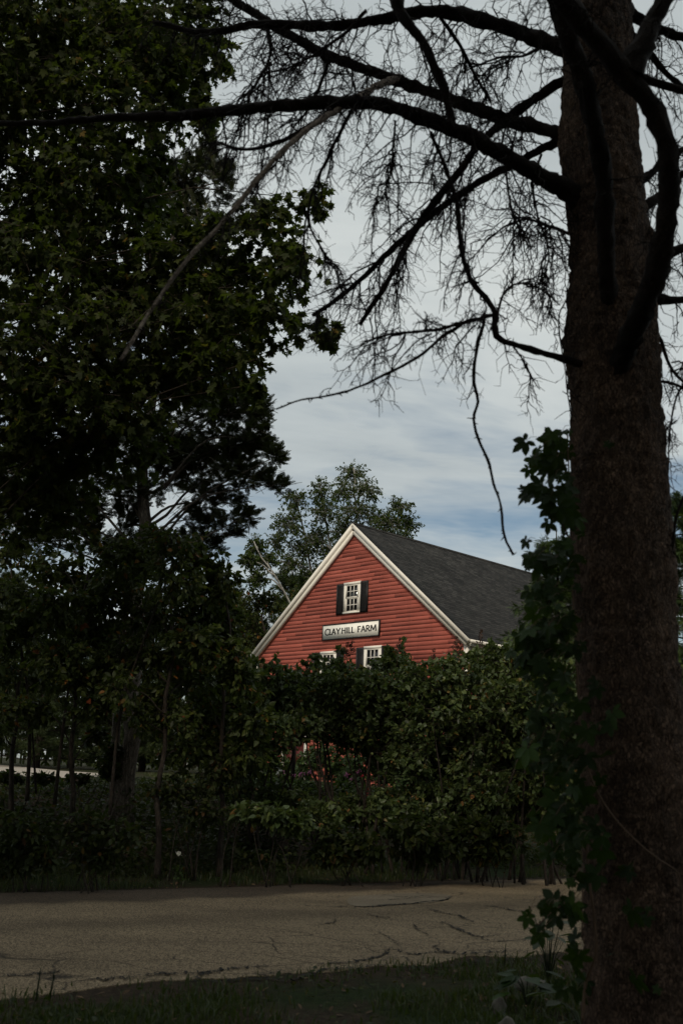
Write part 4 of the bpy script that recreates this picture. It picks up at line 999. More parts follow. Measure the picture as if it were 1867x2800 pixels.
# thin bare saplings leaning on the bank
for k, (lab, pts) in enumerate([('thin bare sapling leaning right on the left bank', [(205, 2420, 13.6), (250, 2330, 13.8), (300, 2240, 14.1), (330, 2150, 14.4)]), ('thin upright bare stem beside the leaning sapling', [(300, 2400, 14), (302, 2330, 14), (312, 2260, 14.1), (345, 2190, 14.3)]),
                                ('slender bare stem at the middle of the left bank', [(605, 2380, 14.4), (615, 2320, 14.5), (640, 2260, 14.6), (645, 2190, 14.7)]), ('slender bare stem forking near the bank middle', [(630, 2385, 14.4), (640, 2310, 14.5), (655, 2250, 14.6), (690, 2180, 14.8)])]):
    P = [at(*p) for p in pts]; P[0][2] = G(P[0][0], P[0][1])-0.03; b = P[0].copy(); root = empty('bare_sapling', b); tag(root, lab, 'sapling', 'bare saplings on the bank')
    mm = Mesh(); S_ = spline(P, 18); mm.tube(S_, np.linspace(0.012, 0.004, 18), 6); mm.build('stem', MT['stem'], root, True, b)
    r = np.random.default_rng(200+k); tw = Mesh(); j = r.integers(6, 17, 12); s0 = S_[j]; e = s0+rdir(r, 12)*0.22+np.array([0, 0, 0.14]); tw.tubes(np.stack([s0, (s0+e)/2+0.01, e], 1), np.tile([0.004, 0.003, 0.0015], (12, 1)), 3)
    tw.build('twigs', MT['stem'], root, False, b)

# ------------------------------------------------------------------ garden flowers behind the hedge
def flower_plant(label, px, py, Y, colour, nh, spread, seed, hsize=0.05, group='garden flowers'):
    r = np.random.default_rng(seed); c = at(px, py, Y); b = np.array([c[0], c[1], G(c[0], c[1])-0.02]); root = empty('flowering_plant', b); tag(root, label, 'flower', group)
    sp_ = spread*depth(c)/F; st = Mesh(); lm = Mesh(); fm = Mesh()
    for k in range(nh):
        h = c+np.array([r.normal()*sp_*0.6, r.normal()*sp_*0.4, r.normal()*sp_*0.35]); s0 = b+np.array([r.normal()*0.1, r.normal()*0.1, 0])
        st.tube(spline([s0, s0*0.5+h*0.5+r.normal(size=3)*0.03, h], 7), np.linspace(0.006, 0.003, 7), 4)
        D = nrm(rdir(r, 22)*np.array([1, 1, 0.7])+np.array([0, 0, 0.35])); pos = h+D*hsize*0.9
        fm.inst(OVAL, pos, orient(nrm(rdir(r, 22)), D), hsize*0.9, r.random(22))
    hh = c[2]-b[2]
    crown_into(lm, None, r, (b*0.55+c*0.45), (sp_*1.1+0.15, 0.25, hh*0.42) if nh > 2 else (0.1, 0.1, 0.1), OVAL, 0.11 if nh > 2 else 0.05, 40 if nh > 2 else 8, 8, droop=0.2)
    st.build('stems', MT['stem'], root, False, b); lm.build('leaves', MT['hemlock'], root, False, b); fm.build('flower_heads', MT[colour], root, False, b)
FL = [('pink flowering plant left of centre behind the lilac stems', 828, 2116, 21, 'pink', 12, 30), ('smaller pink flower cluster nearer the middle lilac stems', 955, 2116, 21.5, 'pink', 9, 22), ('deep red flowers low beside the pink cluster', 1008, 2158, 21, 'crimson', 7, 24), ('bright magenta flowers under the right lilacs', 1215, 2185, 20.5, 'magenta', 5, 14), ('small magenta blooms just right of the brighter ones', 1242, 2199, 20.3, 'magenta', 3, 9),
      ('orange flowers behind the right lilacs', 1305, 2146, 21, 'orange', 6, 18), ('scattered small white blossoms at the barn\'s left corner', 700, 2080, 20, 'cream', 22, 60), ('white blossoms right of the barn corner blossoms', 770, 2110, 20.5, 'cream', 8, 26), ('two small white blooms on the dark left bank', 490, 2335, 14.4, 'cream', 2, 4), ('single red bloom beside the pink clusters', 1000, 2120, 21.2, 'crimson', 3, 14)]
for k, (lab, px, py, Y, c_, nh, spd) in enumerate(FL): flower_plant(lab, px, py, Y, c_, max(2, int(nh*0.65)), spd, 300+k, 0.036 if c_ not in ('cream',) else 0.028)

GS = [('round garden shrub at the barn wall under the lower left window', 880, 2180, 27, [(880, 2060, 60, 45), (840, 2100, 50, 40), (930, 2100, 50, 40)]), ('garden shrub against the barn wall left of the entry door', 750, 2180, 29, [(750, 2060, 50, 50), (720, 2110, 45, 40), (785, 2110, 45, 40)]),
      ('bright garden shrub in front of the middle of the red wall', 1010, 2190, 26, [(1010, 2070, 60, 45), (970, 2110, 50, 40), (1060, 2110, 55, 40)]), ('garden shrub below the barn\'s near corner', 1150, 2190, 25, [(1150, 2090, 65, 50), (1110, 2130, 50, 40), (1200, 2130, 55, 40)]),
      ('garden shrub right of the barn\'s near corner board', 1290, 2190, 25, [(1290, 2070, 65, 55), (1260, 2120, 50, 40), (1350, 2120, 60, 45)])]
for k, (lab, px, py, Y, cl) in enumerate(GS): low_shrub('garden_shrub', lab, px, py, Y, cl, OVAL, MT['hemlock'], 0.10, 340+k, 'garden shrubs along the barn', 70, 11)

# hanging sign near the entry
hs = empty('hanging_sign'); hp = at(838, 1968, 23.0); hs.location = tuple(hp); hs.rotation_euler = (0, 0, R(-14)); tag(hs, 'small dark red arched sign with gold Clay Hill Farm lettering behind the lilacs', 'sign')
arc = [(-0.20, -0.20), (0.20, -0.20)]+[(0.20*math.cos(a), 0.03+0.20*math.sin(a)) for a in np.linspace(0, math.pi, 17)]
k = len(arc); hm_ = Mesh(); hm_.add([(x, -0.015, z) for x, z in arc]+[(x, 0.015, z) for x, z in arc], [list(range(k)), list(range(2*k-1, k-1, -1))]+[(i_, i_+k, (i_+1) % k+k, (i_+1) % k) for i_ in range(k)])
hm_.build('board', MT['maroon'], hs)
tb = Mesh()
def arc_text(txt, rad, a0, a1, hgt_, zc):
    cells = [c for c in txt]; n_ = len(cells)
    for k_, ch in enumerate(cells):
        if ch == ' ': continue
        a = a0+(a1-a0)*(k_+0.5)/n_; ca_, sa_ = math.cos(a), math.sin(a); wd = 0.030
        def pl(x, z, e): # x along tangent, z radial
            return ((rad+z)*ca_+x*sa_, -0.0165-e, zc+(rad+z)*sa_-x*ca_)
        letter(tb, ch, -wd/2, wd/2, 0, hgt_, pl, 0.0035)
arc_text('CLAY HILL', 0.125, R(168), R(12), 0.052, 0.03)
for k_, ch in enumerate('FARM'): letter(tb, ch, -0.11+k_*0.058, -0.11+k_*0.058+0.046, -0.12, -0.04, lambda x, z, e: (x, -0.0165-e, z), 0.0045)
tb.build('lettering', MT['gold'], hs)
pm_ = Mesh(); gz = G(hp[0], hp[1])-hp[2]; pm_.box(-0.30, -0.22, -0.04, 0.04, gz-0.1, 0.42); pm_.box(-0.22, 0.24, -0.02, 0.02, 0.33, 0.38); pm_.tube([(-0.1, 0, 0.331), (-0.1, 0, 0.18)], 0.006, 5); pm_.tube([(0.1, 0, 0.331), (0.1, 0, 0.18)], 0.006, 5); pm_.build('post', MT['stem'], hs)

# ------------------------------------------------------------------ ground cover
def scatter(nn, xr, yr, cond, seed):
    r = np.random.default_rng(seed); x = r.uniform(*xr, nn*6); y = r.uniform(*yr, nn*6); k = cond(x, y, r); x, y = x[k][:nn], y[k][:nn]
    return np.stack([x, y, hgt(x, y)], 1), r


def grass(name, nn, xr, yr, cond, hgt_, seed):
    P, r = scatter(nn, xr, yr, cond, seed); n_ = len(P)
    a = r.random(n_)*6.283; side = np.stack([np.cos(a), np.sin(a), 0*a], 1); lean = rdir(r, n_)*np.array([1, 1, 0]); H = hgt_*r.uniform(0.4, 1.3, n_)[:, None]; wd = 0.0045*r.uniform(0.7, 1.5, n_)[:, None]
    up_ = np.array([0, 0, 1.0]); p1 = P+up_*H*0.55+lean*H*0.15; p2 = P+up_*H*0.9+lean*H*r.uniform(0.3, 0.9, n_)[:, None]
    Vv = np.stack([P-side*wd, P+side*wd, p1+side*wd*0.8, p1-side*wd*0.8, p2], 1)
    off = (np.arange(n_)*5)[:, None]
    mm = Mesh(); mm.add(Vv.reshape(-1, 3), (np.array([[0, 1, 2, 3]])+off), np.repeat(np.clip(r.beta(2, 2.2, n_)+0.1*r.normal(size=n_), 0, 1), 5))
    mm.f.append(np.array([[3, 2, 4]])+off)
    o = mm.build(name, MT['grass']); tag(o, kind='stuff'); return o


def patchy(x, y, r, sc=0.9, lo=0.38, hi=0.6, off=40):
    return r.random(len(x)) < np.clip((vnoise(np.stack([x*sc+off, y*sc+off, x*0], -1))-lo)/(hi-lo), 0.03, 1)


tag(grass('grass_near_verge', 30000, (-5, 6), (4.5, 13), lambda x, y, r: (s_near(x, y) > -0.08) & (s_near(x, y) < 4.2) & patchy(x, y, r, 1.3, 0.30, 0.6) & (r.random(len(x)) < np.clip(s_near(x, y)*1.3+0.12, 0, 1)), 0.075, 401), 'short green grass on the near road verge', 'grass')
tag(grass('grass_far_verge', 26000, (-9, 12), (9, 26), lambda x, y, r: (s_far(x, y) > 0.08) & (s_far(x, y) < 1.9) & patchy(x, y, r, 1.1, 0.25, 0.5), 0.11, 402), 'short green grass strip along the far road edge', 'grass')
tag(grass('grass_lawn', 26000, (-16, 14), (15, 33), lambda x, y, r: (s_far(x, y) > 5.5) & (x > -1.5-(y-15)*0.25), 0.14, 403), 'lawn grass on the level ground around the barn', 'grass')


def ground_leaves(name, label, nn, xr, yr, cond, tmpl, mat_, size, hmax, seed, up=1.0):
    P, r = scatter(nn, xr, yr, cond, seed); n_ = len(P); P = P.copy(); P[:, 2] += hmax*(1-0.75*sstep(4.2, 6.2, s_far(P[:, 0], P[:, 1])))*r.random(n_)**1.7*(0.3+1.2*vnoise(np.stack([P[:, 0]*0.9, P[:, 1]*0.9, P[:, 0]*0], -1)))+0.008
    D = nrm(rdir(r, n_)*np.array([1, 1, 0.5])); Nn = nrm(np.array([0, 0, up])+rdir(r, n_)*0.6); lm = Mesh()
    lm.inst(tmpl, P, orient(D, Nn), size*r.uniform(0.6, 1.35, n_), np.clip(r.beta(2, 2.3, n_)+0.1*r.normal(size=n_), 0, 1)); o = lm.build(name, mat_); tag(o, label, 'ground cover', kind='stuff'); return o


ground_leaves('undergrowth', 'leafy weeds covering the shaded bank beyond the road', 42000, (-9, 11), (10, 24), lambda x, y, r: (s_far(x, y) > 1.1) & (s_far(x, y) < 7.4) & patchy(x, y, r, 0.8, 0.2, 0.45, 12), OVAL, MT['weed'], 0.085, 0.5, 410, 0.7)
ground_leaves('verge_weeds', 'small weeds among the grass of the near verge', 1500, (-4.5, 5), (4.8, 11), lambda x, y, r: (s_near(x, y) > 0.35) & (s_near(x, y) < 4) & patchy(x, y, r, 1.2, 0.35, 0.6, 33), OVAL, MT['weed'], 0.05, 0.09, 411)
ground_leaves('fallen_leaves', 'dry fallen leaves scattered along both road edges', 1500, (-8, 10), (5, 22), lambda x, y, r: ((s_near(x, y) > 0.0) & (s_near(x, y) < 2.5)) | ((s_far(x, y) > 0.0) & (s_far(x, y) < 1.6)), OVAL, MT['litter'], 0.05, 0.02, 412, 2.0)

# stones and broad leaved plant at the foot of the big trunk
def stone(label, px, py, Y, rx, ry, rz, seed, rot=0.0):
    n_ = 18; m2 = 12; r = np.random.default_rng(seed); th = np.linspace(0, 2*np.pi, n_, endpoint=False); ph = np.linspace(0.02, np.pi-0.02, m2)
    D = np.stack([np.outer(np.sin(ph), np.cos(th)), np.outer(np.sin(ph), np.sin(th)), np.outer(np.cos(ph), np.ones(n_))], -1)
    k = 0.72+0.55*vnoise(D*1.7+seed*3.1)+0.12*vnoise(D*5+seed); V = D*k[..., None]*np.array([rx, ry, rz]); c, s_ = math.cos(rot), math.sin(rot)
    V = np.stack([V[..., 0]*c-V[..., 1]*s_, V[..., 0]*s_+V[..., 1]*c, V[..., 2]], -1)
    p = at(px, py, Y); p = np.array([p[0], p[1], G(p[0], p[1])+rz*0.3]); mm = Mesh()
    i_ = np.arange(m2-1)[:, None]*n_+np.arange(n_)[None, :]; j_ = np.arange(m2-1)[:, None]*n_+(np.arange(n_)[None, :]+1) % n_
    mm.add(V.reshape(-1, 3), np.stack([i_, i_+n_, j_+n_, j_], -1).reshape(-1, 4)); o = mm.build('stone', MT['rock'], None, True); o.location = tuple(p); tag(o, label, 'stone', 'stones by the trunk')


def gy_at(px, py):      # distance at which this pixel meets the ground
    p = on_z(px, py, 0.06); return p[1]
stone('small pale stone in the grass left of the trunk foot', 1362, 2745, gy_at(1362, 2750), 0.055, 0.05, 0.075, 3)
stone('long flat pale stone under the weeds by the trunk', 1440, 2672, gy_at(1440, 2680), 0.17, 0.08, 0.07, 5, 0.3)
stone('pale stone at the bottom edge left of the trunk', 1385, 2805, gy_at(1385, 2815), 0.07, 0.06, 0.08, 8)

def broad_plant(label, px, py, n_, size, seed, spread, mat_='weed', hmul=1.0):
    r = np.random.default_rng(seed); p = on_z(px, py, 0.06); b = np.array([p[0], p[1], G(p[0], p[1])]); root = empty('broadleaf_weed', b); tag(root, label, 'plant', 'weeds by the trunk')
    st = Mesh(); lm = Mesh(); a = r.random(n_)*6.283; tip = b+np.stack([np.cos(a)*spread*r.uniform(0.3, 1, n_), np.sin(a)*spread*r.uniform(0.3, 1, n_), hmul*r.uniform(0.08, 0.26, n_)], 1)
    s0 = np.repeat(b[None], n_, 0); st.tubes(np.stack([s0, s0*0.5+tip*0.5+np.array([0, 0, 0.05]), tip], 1), np.tile([0.004, 0.003, 0.002], (n_, 1)), 4)
    D = nrm((tip-b)*np.array([1, 1, 0.0])+np.array([0, 0, -0.02])+rdir(r, n_)*0.05); lm.inst(LEAFLET, tip, orient(D, np.array([0, 0, 1.0])+rdir(r, n_)*0.35), size*r.uniform(0.7, 1.25, n_), r.beta(2, 2, n_))
    st.build('stems', MT['grass'], root, False, b); lm.build('leaves', MT[mat_], root, False, b)
broad_plant('large leaved weed in front of the long flat stone', 1440, 2745, 16, 0.17, 501, 0.16, 'creeper')
broad_plant('tall light green weed rising beside the trunk\'s left foot', 1500, 2660, 22, 0.14, 502, 0.14, 'grass', 2.0)
broad_plant('weed spreading over the bottom edge below the trunk', 1590, 2800, 14, 0.13, 503, 0.25)
broad_plant('weed against the lower right of the trunk', 1750, 2790, 16, 0.12, 504, 0.3)
for k, (lab, px, py) in enumerate([('upright grass stalk by the near road edge at the right', 1378, 2640), ('pair of grass stalks at the left end of the near verge', 100, 2725)]):
    p = on_z(px, py, 0.03); b = np.array([p[0], p[1], G(p[0], p[1])]); mm = Mesh(); r = np.random.default_rng(520+k)
    for q in range(2 if k else 1):
        o_ = np.array([0.09*q, 0.02*q, 0]); mm.tube([b+o_, b+o_+np.array([0.005, 0, 0.11]), b+o_+np.array([0.012, 0, 0.21-0.03*q])], [0.004, 0.006, 0.002], 5)
        nn = 24; s0 = b+o_+np.array([0.008, 0, 0])+np.stack([np.zeros(nn), np.zeros(nn), r.uniform(0.07, 0.2-0.03*q, nn)], 1); e = s0+rdir(r, nn)*0.014+np.array([0, 0, 0.016]); mm.tubes(np.stack([s0, e], 1), np.tile([0.003, 0.001], (nn, 1)), 3)
    tag(mm.build('grass_stalk', MT['grass'], None, False, b), lab, 'plant', 'grass stalks on the near verge')

# ------------------------------------------------------------------ the near spruce with dead limbs
TK = [(1618, -300, 146), (1622, -150, 156), (1628, 0, 168), (1634, 200, 186), (1637, 400, 204), (1652, 560, 206), (1667, 700, 208), (1669, 850, 226), (1670, 950, 238), (1682, 1100, 236), (1690, 1250, 246), (1700, 1510, 262), (1712, 1770, 264), (1728, 2000, 280), (1742, 2250, 290), (1755, 2500, 305), (1765, 2800, 330), (1772, 3000, 362), (1778, 3130, 410)]
TY = 5.35
ax = np.array([at(px, py, TY) for px, py, w_ in TK])[::-1]; wr = np.array([w_*0.5*depth(a)/F for a, (_, _, w_) in zip(ax[::-1], TK)])[::-1]
tb_ = np.array([ax[0][0], ax[0][1], min(ax[0][2], G(ax[0][0], ax[0][1])-0.1)])
spruce = empty('dead_spruce', (tb_[0], tb_[1], G(tb_[0], tb_[1]))); SB = np.array(spruce.location)
tag(spruce, 'large rough barked conifer in front with bare dead limbs arching left', 'tree')
nr, ns = 460, 96
S_ = spline(np.vstack([tb_[None], ax]), nr); cum = np.linspace(0, 1, nr)
seg = np.concatenate([[0], np.cumsum(np.linalg.norm(np.diff(np.vstack([tb_[None], ax]), axis=0), axis=1))]); WR = np.interp(cum*seg[-1], seg, np.concatenate([[wr[0]*1.25], wr]))
th = np.linspace(0, 2*np.pi, ns, endpoint=False); dirs = np.stack([np.cos(th), np.sin(th), 0*th], -1)
Q = S_[:, None, :]+dirs[None]*WR[:, None, None]
q3 = np.stack([Q[..., 0]*7, Q[..., 1]*7, Q[..., 2]*2.2], -1); q4 = np.stack([Q[..., 0]*26, Q[..., 1]*26, Q[..., 2]*12], -1); q5 = np.stack([Q[..., 0]*60, Q[..., 1]*60, Q[..., 2]*30], -1)
disp = (vnoise(q3)-0.5)*0.028+(np.abs(vnoise(q4)-0.5))*0.042+(vnoise(q5)-0.5)*0.020
Vt = Q+dirs[None]*disp[..., None]
for (px, py, amp, wd_) in ((1548, 935, 0.05, 0.05), (1552, 1015, 0.04, 0.06), (1800, 1560, 0.035, 0.09), (1700, 1480, 0.03, 0.12), (1600, 1600, 0.02, 0.14), (1768, 640, 0.04, 0.05), (1780, 1010, 0.03, 0.05)):
    c = at(px, py, TY-0.12); dd = np.linalg.norm(Vt-c, axis=-1); Vt = Vt+dirs[None]*(amp*np.exp(-(dd/wd_)**2))[..., None]
tm_ = Mesh(); i_ = np.arange(nr-1)[:, None]*ns+np.arange(ns)[None, :]; j_ = np.arange(nr-1)[:, None]*ns+(np.arange(ns)[None, :]+1) % ns
tm_.add(Vt.reshape(-1, 3), np.stack([i_, j_, j_+ns, i_+ns], -1).reshape(-1, 4)); tm_.build('trunk', MT['spruce_bark'], spruce, True, SB)


def twigs_on(S_, rad, r, tw, t0=0.1, t1=1.0, spacing=0.055, Lr=(0.15, 0.55), dens=1.0, droop=0.5):
    """side shoots along a limb, each carrying short alternate twigs and spurs"""
    L = np.concatenate([[0], np.cumsum(np.linalg.norm(np.diff(S_, axis=0), axis=1))]); tot = L[-1]
    n2 = max(3, int(tot*(t1-t0)/spacing*dens*1.2)); Lr = (Lr[0], Lr[1]*1.18); d = np.sort(r.uniform(t0*tot, t1*tot, n2))
    B = np.stack([np.interp(d, L, S_[:, k]) for k in range(3)], 1); T = nrm(np.gradient(S_, axis=0)); tg = nrm(np.stack([np.interp(d, L, T[:, k]) for k in range(3)], 1))
    lat = nrm(np.cross(tg, np.array([0, 0, 1.0]))+1e-6); sgn = r.choice([-1, 1], n2)[:, None]
    dv = nrm(tg*r.uniform(0.2, 0.9, (n2, 1))+lat*sgn*r.uniform(0.25, 1.0, (n2, 1))+np.stack([0*d, 0*d, r.normal(-0.15, 0.5, n2)], 1))
    Ls = r.uniform(*Lr, n2)*(0.55+0.45*np.sin(np.pi*np.clip((d/tot-t0)/(t1-t0), 0.05, 0.95))); K = 8; u_ = np.linspace(0, 1, K)[None, :, None]
    P = B[:, None]+dv[:, None]*u_*Ls[:, None, None]; P[..., 2] -= droop*Ls[:, None]*(u_[..., 0]**1.8)*r.uniform(0.2, 1.3, (n2, 1))
    P += np.cumsum(r.normal(size=(n2, K, 3))*0.040*Ls[:, None, None], 1)
    tw.tubes(P, np.linspace(1, 0.35, K)[None]*(0.0034+0.0062*Ls[:, None]), 4)
    # second order
    m_ = np.maximum(4, (Ls/0.027).astype(int)); idx = np.repeat(np.arange(n2), m_); tt = r.uniform(0.12, 1.0, len(idx))*(K-1.001); i0 = tt.astype(int); f_ = (tt-i0)[:, None]
    s0 = P[idx, i0]*(1-f_)+P[idx, i0+1]*f_; tdir = nrm(P[idx, i0+1]-P[idx, i0]); side = nrm(np.cross(tdir, rdir(r, len(idx))))
    dv2 = nrm(tdir*r.uniform(0.1, 0.9, (len(idx), 1))+side*0.9+np.array([0, 0, -0.12])); L2 = (0.025+0.20*r.random(len(idx))**2.2)*(1.25-tt/(K-1)*0.6)
    K2 = 4; u2 = np.linspace(0, 1, K2)[None, :, None]; P2 = s0[:, None]+dv2[:, None]*u2*L2[:, None, None]; P2[..., 2] -= 0.25*L2[:, None]*u2[..., 0]**2; P2 += r.normal(size=P2.shape)*0.075*L2[:, None, None]*(u2 > 0)
    tw.tubes(P2, np.linspace(1, 0.45, K2)[None]*0.0028*r.uniform(0.7, 1.25, (len(idx), 1)), 3)
    # spurs
    k3 = np.concatenate([np.nonzero(r.random(len(idx)) < 0.75)[0], np.nonzero(r.random(len(idx)) < 0.6)[0]]); s3 = P2[k3, r.integers(1, 4, len(k3))]; n3 = len(s3); d3 = nrm(dv2[k3]*0.5+rdir(r, n3)*0.9); e3 = s3+d3*r.uniform(0.012, 0.065, (n3, 1))
    tw.tubes(np.stack([s3, e3], 1), np.tile([0.0018, 0.0009], (n3, 1)), 3)
    # knobs on the limb itself
    nk = int(tot/0.03); dk = r.uniform(0.02*tot, tot, nk); Bk = np.stack([np.interp(dk, L, S_[:, k]) for k in range(3)], 1); rk = np.interp(dk, L, rad); ek = Bk+rdir(r, nk)*(rk[:, None]+r.uniform(0.004, 0.035, (nk, 1)))
    tw.tubes(np.stack([Bk, ek], 1), np.tile([0.0042, 0.0016], (nk, 1)), 4)


def limb(pts, w0, w1, seed, mat_='dead_twig', tw=True, label=None, **kw):
    r = np.random.default_rng(seed); P = np.array([at(*p) for p in pts]); L = np.linalg.norm(np.diff(P, axis=0), axis=1).sum(); m_ = max(12, int(L/0.035))
    S_ = spline(P, m_); w_ = 0.006; S_[1:-1] += (np.stack([vnoise(S_[1:-1]*9+seed), vnoise(S_[1:-1]*9+seed+31), vnoise(S_[1:-1]*9+seed+57)], -1)-0.5)*2*w_
    rad = np.array([np.interp(k, [0, 1], [w0, w1])*0.5*depth(p)/F for k, p in zip(np.linspace(0, 1, m_), S_)])*(0.78+0.34*vnoise(S_*11+seed)+0.16*vnoise(S_*31+seed))
    if w0 > 22: rad = rad*(1+0.55*np.exp(-(np.linspace(0, L, m_)/0.14)**2))
    bm = Mesh(); bm.tube(S_, rad, 12, True); V = bm.v[-1]; bm.v[-1] = V+0.30*np.repeat(rad, 12)[:, None]*(np.stack([vnoise(V*45), vnoise(V*45+9), vnoise(V*45+17)], -1)-0.5)*2
    b = bm.build('branch', MT[mat_], spruce, True, SB)
    if label: b['label'] = label
    if tw:
        t_ = Mesh(); twigs_on(S_, rad, r, t_, **kw); t_.build('twigs', MT['dead_twig'], b, False, SB)
    return b


